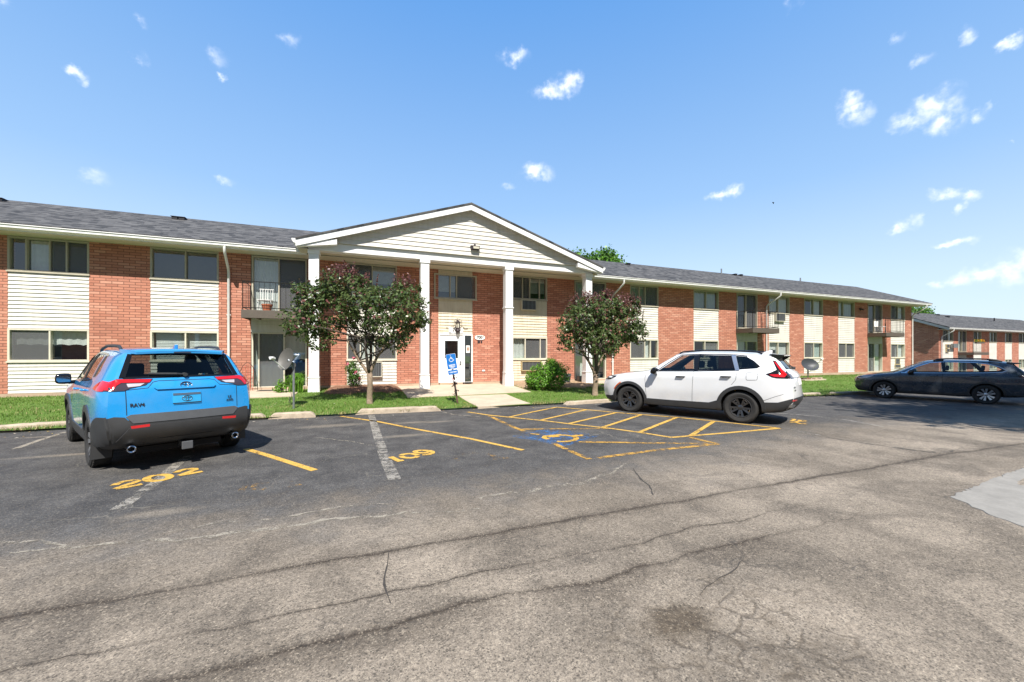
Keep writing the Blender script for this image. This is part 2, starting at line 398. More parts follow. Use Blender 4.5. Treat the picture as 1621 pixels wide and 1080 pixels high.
# ------------------------------------------------------------------ ground
def asphalt():
    n = NT('weathered_asphalt'); p = n.pos(); x, y, z = n.xyz(p)
    big = n.noise(p, .45, 5, .6); mid = n.noise(p, 1.8, 5, .65); sml = n.noise(p, 9, 4, .65)
    # worn drive lane towards the viewer, sealed dark bays towards the building
    yy = n.math('ADD', y, n.math('MULTIPLY', n.math('SUBTRACT', mid, .5), 2.0))
    yy = n.math('ADD', yy, n.math('MULTIPLY', n.math('SUBTRACT', big, .5), 1.6))
    yy = n.math('SUBTRACT', yy, n.ramp(x, 2, 12, 0, 1.5))
    worn = n.ramp(yy, 5.3, 3.3, 0, 1, True)
    sealed = n.mix(n.ramp(mid, .35, .7), (.047, .047, .049), (.108, .105, .103))
    lane = n.mix(n.ramp(big, .3, .7), (.155, .131, .104), (.350, .298, .240))
    lane = n.mix(n.ramp(n.noise(p, 1.1, 6, .68, .6), .46, .64, 0, .65), lane, (.088, .075, .062))
    c = n.mix(worn, sealed, lane)
    # tan scuffed places in the bays
    spots = None
    for (px, py, rx, ry) in ((525, 674, .75, .22), (640, 690, .55, .14), (652, 669, .5, .14), (110, 720, .9, .10), (250, 812, .35, .12), (690, 668, .5, .12), (440, 655, .9, .15), (930, 650, .8, .2), (860, 645, .5, .12), (60, 692, .4, .08)):
        gx, gy = G(px, py)
        e = n.n('VectorMath', _operation='SUBTRACT', i0=p, i1=(gx, gy, 0)); e = n.n('VectorMath', _operation='MULTIPLY', i0=e.outputs[0], i1=(1/rx, 1/ry, 0)); l = n.n('VectorMath', _operation='LENGTH', i0=e.outputs[0]).outputs['Value']
        k = n.ramp(n.math('ADD', l, n.math('MULTIPLY', n.math('SUBTRACT', sml, .5), 1.5)), 1.15, .3, 0, .6)
        spots = k if spots is None else n.math('MAXIMUM', spots, k)
    c = n.mix(spots, c, (.27, .235, .19))
    # brown pothole patch in the near right foreground
    gx, gy = G(1075, 985)
    e = n.n('VectorMath', _operation='SUBTRACT', i0=p, i1=(gx, gy, 0)); e = n.n('VectorMath', _operation='MULTIPLY', i0=e.outputs[0], i1=(1/.24, 1/.15, 0)); l = n.n('VectorMath', _operation='LENGTH', i0=e.outputs[0]).outputs['Value']
    hole = n.ramp(n.math('ADD', l, n.math('MULTIPLY', n.math('SUBTRACT', sml, .5), 1.6)), 1.25, .55, 0, .8)
    c = n.mix(hole, c, (.080, .060, .040))
    for (ys, amp, wd, st, sd) in ((3.30, .10, .017, 1.0, 3.0), (2.38, .22, .013, .95, 11.0), (2.72, .2, .009, .9, 23.0), (3.30, .10, .055, .75, 3.0), (3.30, .10, .22, .35, 3.0), (2.38, .22, .05, .7, 11.0), (2.30, .25, .20, .45, 11.0), (2.72, .2, .04, .45, 23.0)):
        wv = n.math('MULTIPLY', n.math('SUBTRACT', n.noise(n.comb(n.math('ADD', x, sd), 0.0, 0.0), .9, 4, .6), .5), amp*2)
        dd = n.math('ABSOLUTE', n.math('SUBTRACT', n.math('ADD', y, wv), ys))
        dd = n.math('ADD', dd, n.math('MULTIPLY', n.math('SUBTRACT', n.noise(p, 14, 4, .7), .5), max(.022, wd*1.6)))
        k = n.math('MULTIPLY', n.ramp(dd, wd, wd*.2, 0, st), n.ramp(n.noise(n.comb(n.math('ADD', x, sd*3), 0.0, 0.0), .8, 2), .35, .55, .35, 1))
        if ys < 3: k = n.math('MULTIPLY', k, n.ramp(x, 5.0, 3.2))
        c = n.mix(k, c, (.060, .047, .036) if wd > .02 else (.022, .018, .015))
    # aggregate speckle: pale and dark stones
    vo = n.n('TexVoronoi', Vector=p, Scale=120.0); sc = n.xyz(vo.outputs['Color'])[0]
    vo2 = n.n('TexVoronoi', Vector=p, Scale=190.0); sc2 = n.xyz(vo2.outputs['Color'])[0]
    c = n.mix(n.ramp(sc, .82, .98, 0, n.ramp(worn, 0, 1, .25, .42)), c, (.42, .36, .28))
    c = n.mix(n.ramp(sc, .26, .04, 0, .6), c, (.03, .028, .026))
    c = n.mix(.55, c, n.mix(sc2, (.50, .50, .50), (1.5, 1.48, 1.45)), 'MULTIPLY')
    c = n.mix(.5, c, n.mix(n.ramp(sml, .3, .7), (.70, .70, .70), (1.28, 1.27, 1.25)), 'MULTIPLY')
    gr = n.noise(p, 34, 4, .75)
    c = n.mix(.6, c, n.mix(n.ramp(gr, .36, .64), (.62, .60, .58), (1.36, 1.35, 1.32)), 'MULTIPLY')
    c = n.mix(n.math('MULTIPLY', n.ramp(n.noise(p, 52, 3, .8), .63, .72, 0, .5), n.ramp(mid, .35, .6)), c, (.30, .275, .24))
    # fine crazing, darker and thicker where the surface has broken up
    wp = n.n('VectorMath', _operation='ADD', i0=p, i1=n.n('VectorMath', _operation='SCALE', i0=n.n('TexNoise', Vector=p, Scale=5.0, Detail=4).outputs['Color'], Scale=.22).outputs[0]).outputs[0]
    d1 = n.n('TexVoronoi', _feature='DISTANCE_TO_EDGE', Vector=wp, Scale=1.15).outputs['Distance']
    d2 = n.n('TexVoronoi', _feature='DISTANCE_TO_EDGE', Vector=wp, Scale=4.6).outputs['Distance']
    m1 = n.math('MULTIPLY', n.ramp(d1, .012, .002), n.ramp(n.noise(p, .7, 3), .50, .62))
    gx, gy = G(1180, 1000)
    e = n.n('VectorMath', _operation='SUBTRACT', i0=p, i1=(gx, gy, 0)); e = n.n('VectorMath', _operation='MULTIPLY', i0=e.outputs[0], i1=(1/.80, 1/.50, 0)); l = n.n('VectorMath', _operation='LENGTH', i0=e.outputs[0]).outputs['Value']
    allig = n.ramp(n.math('ADD', l, n.math('MULTIPLY', n.math('SUBTRACT', mid, .5), 1.8)), 1.2, .6)
    m2 = n.math('MULTIPLY', n.math('MULTIPLY', n.ramp(n.math('ADD', d2, n.math('MULTIPLY', n.math('SUBTRACT', n.noise(p, 26, 3, .7), .5), .10)), .075, .005), n.ramp(n.noise(p, 5, 3), .36, .55)), allig)
    c = n.mix(n.math('MULTIPLY', m1, .55), c, n.mix(worn, (.21, .19, .155), (.05, .045, .04)))
    c = n.mix(n.math('MULTIPLY', m2, .62), c, (.055, .043, .032))
    c = n.mix(n.math('MULTIPLY', n.math('MULTIPLY', allig, n.ramp(sml, .45, .62)), .40), c, (.10, .078, .055))
    h = n.math('ADD', n.math('MULTIPLY', sc, .55), n.math('ADD', n.math('MULTIPLY', sc2, .35), n.math('MULTIPLY', n.math('ADD', m1, m2), -.8)))
    h = n.math('ADD', h, n.math('MULTIPLY', hole, -1.0))
    n.pbr(c, .9, 0, n.bump(h, .55, .006), spec=.3); return n.m
def grid_sheet(name, xs, ys, fn, mat, kind='structure'):
    v = [(x, y, fn(x, y)) for y in ys for x in xs]; w = len(xs)
    f = [(j*w+i, j*w+i+1, (j+1)*w+i+1, (j+1)*w+i) for j in range(len(ys)-1) for i in range(w-1)]
    me = bpy.data.meshes.new(name); me.from_pydata(v, [], f); me.materials.append(mat); me.polygons.foreach_set('use_smooth', [True]*len(f))
    return tag(link(name, me), kind=kind)
XS = [-60, -40, -25]+[-18+.5*i for i in range(90)]+[28+1.5*i for i in range(18)]+[80, 130]
M['asphalt'] = asphalt()
lot = grid_sheet('parking_lot', XS, [-45, -30, -20, -10, -4, 0, 2, 4, 6, 8, 10, 11.14], g, M['asphalt'])
lot2 = grid_sheet('side_driveway', [43.9+1.5*i for i in range(8)]+[60, 80, 130, 200], [11.14, 16, 20.4], lambda x, y: g(x)+.003, M['asphalt'])
def grass_mat():
    n = NT('grass_soil'); p = n.pos()
    a = n.noise(p, .8, 5, .6); b = n.noise(p, 22, 4, .7)
    c = n.mix(n.ramp(a, .3, .7), (.07, .15, .014), (.12, .20, .03))
    c = n.mix(n.ramp(b, .55, .8, 0, .6), c, (.17, .15, .06))
    n.pbr(c, .95, 0, n.bump(b, .8, .03)); return n.m
M['grass'] = grass_mat()
tag(MB().add([(-900, -900, -1.6), (900, -900, -1.6), (900, 900, -1.6), (-900, 900, -1.6)], [(0, 1, 2, 3)]).obj('ground', M['grass']), kind='structure')
LX = [-40, -24]+[-18+.4*i for i in range(150)]+[44]
grid_sheet('lawn', LX, [11.1+.3*i for i in range(21)]+[17.3], lawn, M['grass'])
# sidewalk to the entrance, slab under the portico, patio slabs
def slab(name, poly, top, mat, sides=.12):
    mb = MB(); n = len(poly)
    if n == 4:                                   # follows the slope of the lawn in narrow strips
        (xa, ya), (xb, yb), (xc, yc), (xd, yd) = poly; N_ = 14; vs = []
        for i in range(N_+1):
            t = i/N_
            for (x, y) in ((xa+(xd-xa)*t, ya+(yd-ya)*t), (xb+(xc-xb)*t, yb+(yc-yb)*t)): vs += [(x, y, top(x, y)), (x, y, top(x, y)-sides)]
        fs = []
        for i in range(N_): a, c = 4*i, 4*i+4; fs += [(a, a+2, c+2, c), (a+1, a, c, c+1), (a+2, a+3, c+3, c+2)]
        fs += [(1, 3, 2, 0), (4*N_, 4*N_+2, 4*N_+3, 4*N_+1)]
        return tag(mb.add(vs, fs).obj(name, mat), kind='structure')
    vs = [(x, y, top(x, y)) for x, y in poly]+[(x, y, top(x, y)-sides) for x, y in poly]
    mb.add(vs, [tuple(range(n))]+[(i, i+n, (i+1) % n+n, (i+1) % n) for i in range(n)])
    return tag(mb.obj(name, mat, bevel=.006), kind='structure')
lw = lambda e: (lambda x, y: lawn(x, y)+e)
for k in range(2):
    y0, y1 = 11.05+k*1.19, 12.235+k*1.19
    slab('entrance_path', [(3.26, y0), (5.02, y0+(.22 if k == 0 else 0)), (5.02, y1), (3.26, y1)], lw(.012), M['concrete'])
slab('entrance_slab', [(1.55, 13.44), (6.15, 13.75), (6.15, 17.12), (1.55, 17.12)], lw(.016), M['concrete'], .2)
slab('patio_slab', [(-4.05, 14.55), (-1.95, 14.6), (-1.95, 17.12), (-4.05, 17.12)], lw(.03), M['concrete'], .2)
slab('patio_slab', [(10.3, 15.6), (12.4, 15.6), (12.4, 17.12), (10.3, 17.12)], lw(.03), M['concrete'], .2)
def mound(name, x0, x1, y0, y1, hgt, mat):
    nx, ny = 40, 24; vs, fs = [], []
    for j in range(ny+1):
        for i in range(nx+1):
            u, v = i/nx, j/ny; x, y = x0+(x1-x0)*u, y0+(y1-y0)*v
            ed = min(u, 1-u)*2*(x1-x0)/.8; ed = min(ed, v*(y1-y0)/.5, 1)
            wob = .18*math.sin(x*4.1)+.12*math.sin(x*9.7+1)
            y2 = y+wob*(1-v)
            vs.append((x, y2, lawn(x, y2)-.02+(.02+hgt)*sm(0, 1, ed)+random.uniform(-.012, .014)))
    for j in range(ny):
        for i in range(nx): a = j*(nx+1)+i; fs.append((a, a+1, a+nx+2, a+nx+1))
    return tag(MB().add(vs, fs).obj(name, mat), kind='structure')
mound('mulch_bed', -1.2, 1.65, 14.75, 17.12, .10, M['mulch'])
mound('sandy_bed', 6.1, 10.3, 14.3, 17.12, .05, M['sand'])
# concrete drain apron at the right edge of the drive
def rough(pts, st=.05, am=.012):
    out = []
    for (a, b_), (c, d) in zip(pts, pts[1:]+pts[:1]):
        n = max(1, int(math.hypot(c-a, d-b_)/st))
        for i in range(n): out.append((a+(c-a)*i/n+random.gauss(0, am)*(i > 0), b_+(d-b_)*i/n+random.gauss(0, am)*(i > 0)))
    return out
slab('concrete_patch', rough([G(1506, 786), G(1560, 812), G(1640, 843), (8.2, .2), (10.4, 1.9), G(1690, 725), G(1630, 738), G(1560, 763)]), lambda x, y: g(x)+.006, M['greyconc'], .05)

# grass blades: one mass nobody could count
def blades(name, n, xr, yr, skip, hmin, hmax, mats, seed):
    rg = np.random.default_rng(seed)
    x = rg.uniform(*xr, n); y = rg.uniform(*yr, n)
    edge = 11.08+.06*np.sin(x*3.1)+.05*np.sin(x*7.7+2)
    keep = y > edge
    for (a, b, c, d) in skip: keep &= ~((x > a) & (x < b) & (y > c) & (y < d))
    clump = np.sin(x*2.3+np.sin(y*3.1)*2)*np.sin(y*2.9+np.cos(x*1.7)*2)
    keep &= rg.uniform(0, 1, n) < .72+.28*clump
    x, y, clump = x[keep], y[keep], clump[keep]; n = len(x)
    z = np.array([lawn(a, b) for a, b in zip(x, y)])
    h = rg.uniform(hmin, hmax, n)*(1+.35*clump); th = rg.uniform(0, 6.283, n); ln = rg.uniform(.1, .9, n)*h; w = rg.uniform(.003, .006, n)*1.5
    dx, dy = np.cos(th), np.sin(th); lx, ly = np.cos(th+1.57+rg.normal(0, .5, n)), np.sin(th+1.57+rg.normal(0, .5, n))
    V = np.empty((n, 3, 3)); V[:, 0] = np.stack([x-dx*w, y-dy*w, z], 1); V[:, 1] = np.stack([x+dx*w, y+dy*w, z], 1); V[:, 2] = np.stack([x+lx*ln, y+ly*ln, z+h], 1)
    dry = np.clip(.06+.55*np.exp(-(y-11.05)/.35)+.35*np.clip(np.sin(x*.9+1.3*np.sin(y*1.7))*np.sin(y*1.9+x*.37)-.35, 0, 1), 0, .8); q_ = rg.uniform(0, 1, n); mi = np.where(q_ < dry, 2, np.where(q_ < dry+.32, 1, 0))
    return raw_mesh(name, V.reshape(-1, 3), n, 3, mats, mi)
def raw_mesh(name, V, nf, k, mats, mi=None):
    me = bpy.data.meshes.new(name); me.vertices.add(nf*k); me.vertices.foreach_set('co', np.ascontiguousarray(V, dtype=np.float32).ravel())
    me.loops.add(nf*k); me.loops.foreach_set('vertex_index', np.arange(nf*k, dtype=np.int32))
    me.polygons.add(nf); me.polygons.foreach_set('loop_start', np.arange(0, nf*k, k, dtype=np.int32)); me.polygons.foreach_set('loop_total', np.full(nf, k, dtype=np.int32))
    for m in mats: me.materials.append(m)
    if mi is not None: me.polygons.foreach_set('material_index', np.asarray(mi, dtype=np.int32))
    me.update(calc_edges=True); me.validate(); return me
M['blade1'] = leaf_mat('grass_blade_fresh', (.085, .175, .022), (.155, .285, .04), .55, .35)
M['blade2'] = leaf_mat('grass_blade_light', (.16, .28, .05), (.24, .33, .08), .6, .35)
M['blade3'] = leaf_mat('grass_blade_dry', (.33, .28, .13), (.42, .35, .18), .8, .2)
SK = [(3.24, 5.04, 11, 13.5), (1.55, 6.15, 13.5, 17.2), (-4.1, -1.9, 14.5, 17.2), (10.2, 12.5, 15.5, 17.2), (-1, 1.6, 15.0, 17.2), (6.3, 10.2, 14.7, 17.2)]
BM = [M['blade1'], M['blade2'], M['blade3']]
tag(link('grass', blades('grass', 120000, (-11, 14), (11.0, 17.05), SK, .025, .06, BM, 3)), kind='stuff')
tag(link('grass', blades('grass', 70000, (14, 42), (11.0, 17.05), SK, .03, .065, BM, 4)), kind='stuff')
tag(link('weeds', blades('weeds', 9000, (-11, 20), (10.98, 11.22), [(3.24, 5.04, 11, 13)], .03, .10, [M['blade2'], M['blade1'], M['blade3']], 5)), kind='stuff')

def litter(name, n, seed):
    rg = np.random.default_rng(seed); x = rg.uniform(-10, 20, n); y = np.where(rg.uniform(0, 1, n) < .6, 11.1-np.abs(rg.normal(0, .45, n)), rg.uniform(11.1, 14.5, n)); s = rg.uniform(.012, .035, n); a = rg.uniform(0, 6.28, n)
    z = np.array([(g(u) if v < 11.12 else lawn(u, v)+.035) for u, v in zip(x, y)])+.008; V = np.empty((n, 4, 3))
    for k in range(4): V[:, k] = np.stack([x+s*np.cos(a+k*1.57)*(1 if k % 2 else .5), y+s*np.sin(a+k*1.57)*(1 if k % 2 else .5), z+rg.uniform(0, .012, n)], 1)
    return raw_mesh(name, V.reshape(-1, 3), n, 4, [plain('dry_leaf', (.36, .24, .10), .9), plain('yellow_leaf', (.55, .36, .05), .8), plain('pale_grit', (.42, .38, .32), .9)], rg.choice(3, n, p=[.4, .12, .48]))
tag(link('leaf_litter', litter('leaf_litter', 420, 12)), kind='stuff')
# ------------------------------------------------------------------ road markings and cracks (thin sheets on the asphalt)
def ribbon(mb, pts, w, lift=.004, seg=.12, jit=0.0, ends=0.0):
    P = [Vector((x, y, 0)) for x, y in pts]; Q = []
    for a, b in zip(P, P[1:]):
        n = max(1, int((b-a).length/seg)); Q += [a.lerp(b, i/n) for i in range(n)]
    Q.append(P[-1]); vs = []
    for i, q in enumerate(Q):
        d = (Q[min(i+1, len(Q)-1)]-Q[max(i-1, 0)]).normalized(); nn = Vector((-d.y, d.x, 0))
        ww = w*(1-ends*(abs(i/(max(1, len(Q)-1))-.5)*2)**3)
        o = random.uniform(-jit, jit)
        for s in (-1, 1):
            p = q+nn*(s*ww/2*(1+random.uniform(-jit, jit)*6 if jit else 1)+o); vs.append((p.x, p.y, g(p.x)+lift))
    mb.add(vs, [(2*i, 2*i+2, 2*i+3, 2*i+1) for i in range(len(Q)-1)]); return mb
def line(name, label, cat, pxs, w, mat, **kw):
    mb = MB(); 
    for k, s in enumerate(pxs if isinstance(pxs[0], list) else [pxs]): ribbon(mb, [G(*p) for p in s], w, lift=.004+.0006*k, **kw)
    o = mb.obj(name, mat); return tag(o, label, cat)
def Z(ox, oy, s, pts): return [(ox+a/s, oy+b/s) for a, b in pts]
def arc(cx, cy, rx, ry, a0, a1, n=14, rot=0):
    out = []
    for i in range(n+1):
        a = R(a0+(a1-a0)*i/n); u, v = rx*math.cos(a), ry*math.sin(a); out.append((cx+u*math.cos(rot)-v*math.sin(rot), cy+u*math.sin(rot)+v*math.cos(rot)))
    return out
line('bay_line', 'short yellow bay line beside the blue SUV, its near end pointing at the drive', 'road marking', [(389, 711), (420, 720), (498, 745)], .10, M['yellow'])
line('bay_line', 'long yellow bay line starting at the kerb block below the left front tree', 'road marking', [(538, 659), (600, 668), (655, 679), (745, 695), (828, 713)], .09, M['yellow'])
line('old_line', 'old white line worn to grey, running under the yellow 202', 'road marking', [(186, 807), (245, 765), (283, 733), (300, 722)], .13, M['white_line'])
line('old_line', 'old flaking white line that ends beside the yellow 109', 'road marking', [(625, 760), (608, 722), (596, 685), (588, 658)], .16, M['white_line'])
line('old_line', 'faint tan line at the left edge leading towards the blue SUV', 'road marking', [(24, 711), (60, 698), (104, 684)], .09, M['tan_seam'])
line('old_line', 'thin white line on the asphalt just beyond the tip of the yellow hatching', 'road marking', [(1238, 677), (1270, 684), (1300, 690)], .045, M['white_line'])
line('old_line', 'long thin pale line behind the white SUV passing above the small yellow bay number', 'road marking', [(1228, 654), (1290, 659), (1345, 666), (1400, 676)], .09, M['white_line'])
z3 = lambda pts: Z(740, 620, 2.895, pts)
line('aisle_hatching', 'yellow hatched access aisle painted beside the white SUV', 'road marking',
     [z3([(0, 94), (95, 108), (190, 118)]), z3([(190, 118), (340, 133), (480, 150), (660, 170), (790, 188), (935, 211)]), z3([(935, 211), (1180, 191), (1430, 169)]),
      z3([(405, 72), (530, 82), (680, 97), (960, 119), (1130, 136), (1430, 169)]), z3([(190, 118), (290, 96), (405, 73)]), z3([(340, 131), (545, 84)]), z3([(465, 148), (680, 98)]), z3([(620, 165), (795, 108)]), z3([(790, 187), (955, 121)]), z3([(1022, 205), (1130, 137)])], .092, M['yellow'])
line('worn_bay_outline', 'worn broken yellow outline around the blue wheelchair symbol', 'road marking',
     [z3([(100, 112), (165, 142), (215, 165), (260, 182)]), z3([(395, 238), (450, 264), (510, 290), (560, 311)]), z3([(600, 305), (860, 270), (1150, 241)]), z3([(1020, 211), (1085, 227), (1150, 241)]), z3([(510, 232), (800, 236), (1100, 240)]), z3([(230, 174), (420, 172), (640, 170)])], .10, M['yellow_worn'])
def digits(name, label, strokes, w, mat):
    mb = MB()
    for k, s in enumerate(strokes): ribbon(mb, [G(*p) for p in s], w, lift=.0055+.0004*k, seg=.05)
    return tag(mb.obj(name, mat), label, 'road marking', 'bay numbers on the asphalt')
a = lambda pts: Z(170, 730, 10.13, pts)
digits('bay_number', 'bold yellow bay number 202 painted behind the blue SUV',
    [a([(110, 395), (170, 360), (270, 332), (380, 318), (460, 320), (480, 332), (420, 352), (280, 398), (140, 450)]), a([(140, 452), (340, 418), (560, 374)]),
     a(arc(815, 275, 190, 46, 0, 360, 24, -.10)),
     a([(1100, 190), (1150, 165), (1240, 140), (1330, 130), (1400, 132), (1405, 148), (1340, 172), (1160, 236)]), a([(1150, 238), (1330, 208), (1525, 172)])], .085, M['yellow'])
a9 = lambda pts: Z(560, 650, 8.306, pts)
digits('bay_number', 'bold yellow bay number 109 painted beside an old white line',
    [a9([(485, 612), (590, 664)]), a9([(560, 672), (655, 656)]), a9(arc(732, 600, 110, 27, 15, 170, 10)), a9(arc(732, 600, 110, 27, 190, 350, 10)),
     a9(arc(900, 545, 95, 17, 0, 360, 18)), a9([(985, 530), (1030, 545), (1035, 565), (990, 582), (900, 588)])], .085, M['yellow'])
a1 = lambda pts: Z(0, 620, 3.002, pts)
digits('bay_number', 'ghostly worn-off yellow bay number 103 in the empty bay', [a1([(1165, 447), (1145, 478)]), a1([(1132, 480), (1165, 474)]), a1(arc(1245, 452, 38, 15, 0, 360, 14, -.1)),
     a1([(1370, 430), (1415, 424), (1425, 434), (1390, 441), (1420, 447), (1405, 456), (1365, 458)])], .075, M['yellow_ghost'])
a2 = lambda pts: Z(500, 620, 4.0525, pts)
digits('bay_number', 'unreadable smear of worn yellow paint right of the yellow 109', [a2(arc(1025, 430, 130, 34, 150, 400, 20)), a2([(1175, 425), (1240, 430)]), a2([(890, 425), (940, 415)])], .07, M['yellow_ghost'])
a3 = lambda pts: Z(1230, 640, 14.74, pts)
digits('bay_number', 'small yellow bay number 203 on the asphalt behind the white SUV', [a3([(335, 355), (410, 352), (400, 375), (330, 400)]), a3([(305, 428), (390, 428)]), a3([(480, 372), (540, 375), (530, 395), (470, 410), (430, 425)]), a3([(440, 430), (530, 455), (580, 465)]), a3([(590, 385), (690, 388)]), a3([(560, 415), (690, 420)]), a3([(610, 465), (685, 465)])], .075, M['yellow'])
# wheelchair symbol: blue field, yellow figure
z5 = lambda pts: Z(800, 670, 10.13, pts)
sym = thing('wheelchair_symbol', 'wheelchair symbol in yellow on a worn blue field painted on the asphalt', 'road marking', (*G(885, 693), 0))
def flat(poly, lift): 
    q = [G(*p) for p in poly]; return [(x, y, g(x)+lift) for x, y in q]
fld = z5([(105, 210), (340, 155), (560, 112), (860, 106), (1100, 140), (1300, 165), (1520, 200), (1400, 245), (1180, 290), (1060, 340), (960, 372), (760, 342), (540, 295), (380, 262), (210, 240)])
MB().add(flat(fld, .0035), [tuple(range(len(fld)))]).obj('blue_field', M['blue_paint'], sym)
fg = MB()
for k, s in enumerate([z5(arc(905, 248, 235, 52, 200, 470, 20)), z5([(690, 262), (620, 240), (640, 212), (760, 200), (900, 188)]), z5([(740, 225), (860, 212)]), z5([(400, 170), (470, 182), (545, 188)]), z5([(1070, 205), (1150, 208), (1240, 205)]), z5([(1090, 215), (1170, 196), (1245, 190)])]):
    ribbon(fg, [G(*p) for p in s], .10, lift=.006+.0004*k, seg=.05)
fg.obj('figure', M['yellow_worn2'], sym)
def seam(name, pts, w, mat, jit=.35, lift=.0028, wander=.03, ends=.6):
    W = [G(*p) for p in pts]; Q = []
    for (x0, y0), (x1, y1) in zip(W, W[1:]):
        n = max(2, int(math.hypot(x1-x0, y1-y0)/.06))
        Q += [(x0+(x1-x0)*i/n, y0+(y1-y0)*i/n) for i in range(n)]
    Q.append(W[-1]); ph = random.uniform(0, 9)
    Q = [(x, y+wander*(math.sin(i*.21+ph)+.6*math.sin(i*.53+ph*2)+.35*math.sin(i*1.17))+random.uniform(-.3, .3)*wander) for i, (x, y) in enumerate(Q)]
    mb = MB(); vs = []
    for i, q in enumerate(Q):
        a_, b_ = Q[max(0, i-1)], Q[min(len(Q)-1, i+1)]; d = Vector((b_[0]-a_[0], b_[1]-a_[1])).normalized()
        e = 1-ends*abs(i/(len(Q)-1)-.5)*2
        wl, wr = [w/2*e*random.uniform(1-jit, 1+jit*1.6) for _ in '12']
        vs += [(q[0]+d.y*wl, q[1]-d.x*wl, g(q[0])+lift), (q[0]-d.y*wr, q[1]+d.x*wr, g(q[0])+lift)]
    mb.add(vs, [(2*i, 2*i+2, 2*i+3, 2*i+1) for i in range(len(Q)-1)])
    return tag(mb.obj(name, mat), kind='structure')
M['crack_soft'] = paint_mat('broken_crack_filling', (.07, .06, .05), .50)
seam('asphalt_crack', [(616, 872), (612, 900), (608, 925), (618, 952)], .011, M['crack'], .9, wander=.016)
seam('asphalt_crack', [(1003, 742), (1012, 756), (1026, 768), (1030, 782)], .022, M['crack'], .9, wander=.025)
seam('asphalt_crack', [(1180, 880), (1150, 905), (1120, 930), (1112, 945)], .008, M['crack'], .9, wander=.018)
seam('asphalt_crack', [(1290, 690), (1390, 705), (1470, 716), (1530, 716)], .05, M['crack_soft'], .9, wander=.05)
seam('sandy_seam', [(-20, 880), (120, 868), (300, 850), (420, 838), (520, 826), (640, 812), (760, 806)], .05, M['tan_seam'], .6, wander=.03)
seam('sandy_seam', [(-20, 862), (60, 858), (110, 866)], .04, M['tan_seam'], .6, wander=.02)
seam('sandy_seam', [(240, 848), (360, 826), (470, 815), (560, 800), (620, 800)], .03, M['tan_seam'], .6, wander=.03)
seam('sandy_seam', [(760, 790), (860, 775), (960, 752), (1000, 735)], .06, M['tan_seam'], .6, wander=.05)
seam('sandy_seam', [(700, 652), (720, 657), (760, 660)], .05, M['tan_seam'], .6, wander=.02)
seam('sandy_seam', [(500, 693), (560, 700), (600, 706)], .03, M['tan_seam'], .6, wander=.03)
# kerb blocks along the edge of the bays
def kerb(label, p0, p1, hh=.15, rz=0):
    x0, y0 = G(*p0); x1, y1 = G(*p1); L_ = math.hypot(x1-x0, y1-y0)
    an = math.atan2(y1-y0, x1-x0); 
    o = thing_mesh_kerb(L_, hh); o.location = (x0, y0, g((x0+x1)/2)-.01); o.rotation_euler = (0, 0, an)
    return tag(o, label, 'kerb block', 'concrete kerb blocks along the lawn')
def thing_mesh_kerb(L_, hh):
    mb = MB(); n = 16; prof = [(0, 0), (.015, hh*.8), (.05, hh), (.17, hh), (.21, hh*.75), (.22, 0)]
    vs = []
    for i in range(n+1):
        t = i/n; x = L_*t; e = min(1, .25+min(t, 1-t)*L_/.14)
        for (y, z) in prof: vs.append((x+random.uniform(-.006, .006), y+random.uniform(-.006, .006), z*(e if z else 1)+(random.uniform(-.007, .004) if z else 0)))
    k = len(prof); fs = [(i*k+j, (i+1)*k+j, (i+1)*k+j+1, i*k+j+1) for i in range(n) for j in range(k-1)]
    fs += [tuple(range(k)), tuple(range(n*k+k-1, n*k-1, -1))]
    return mb.add(vs, fs).obj('kerb_block', M['kerbstone'])
kerb('pale kerb block at the left edge of the photo, left of the blue SUV', (-30, 687), (128, 676))
kerb('kerb block right behind the blue SUV, half hidden by it', (240, 672), (421, 664))
kerb('short kerb block between the blue SUV and the left front tree', (424, 664), (499, 661))
kerb('kerb block with grass at its foot, in front of the left front tree', (563, 657), (698, 651))
kerb('kerb block between the right front tree and the white SUV', (897, 642), (968, 637), .12)
kerb('short chipped kerb block behind the white SUV on the sunlit lawn edge', (1258, 628), (1302, 627))
kerb('shaded kerb block just left of the dark estate car', (1316, 626), (1392, 624))
# ------------------------------------------------------------------ apartment buildings
ZW0, ZS = .27, 5.28                        # wall foot, soffit level
UP, LO = (4.19, 5.27), (1.36, 2.40)        # upper and lower windows
FX = lambda x0, x1, n=1: None
def siding(bld, x0, x1, z0, z1, Y, mat, name='siding_panel', clip=None, exp=.126):
    n = max(1, round((z1-z0)/exp)); e = (z1-z0)/n; mb = MB()
    for i in range(n):
        za, zb = z0+i*e, z0+(i+1)*e; a0, a1, b0, b1 = x0, x1, x0, x1
        if clip: (a0, a1), (b0, b1) = clip(za), clip(zb)
        mb.add([(a0, Y-.030, za), (a1, Y-.030, za), (b1, Y-.002, zb), (b0, Y-.002, zb), (a0, Y, za), (a1, Y, za)], [(0, 1, 2, 3), (4, 5, 1, 0)])
    if not clip: mb.box(x0, x1, Y, Y+.05, z0, z1)
    return mb.obj(name, mat, bld)
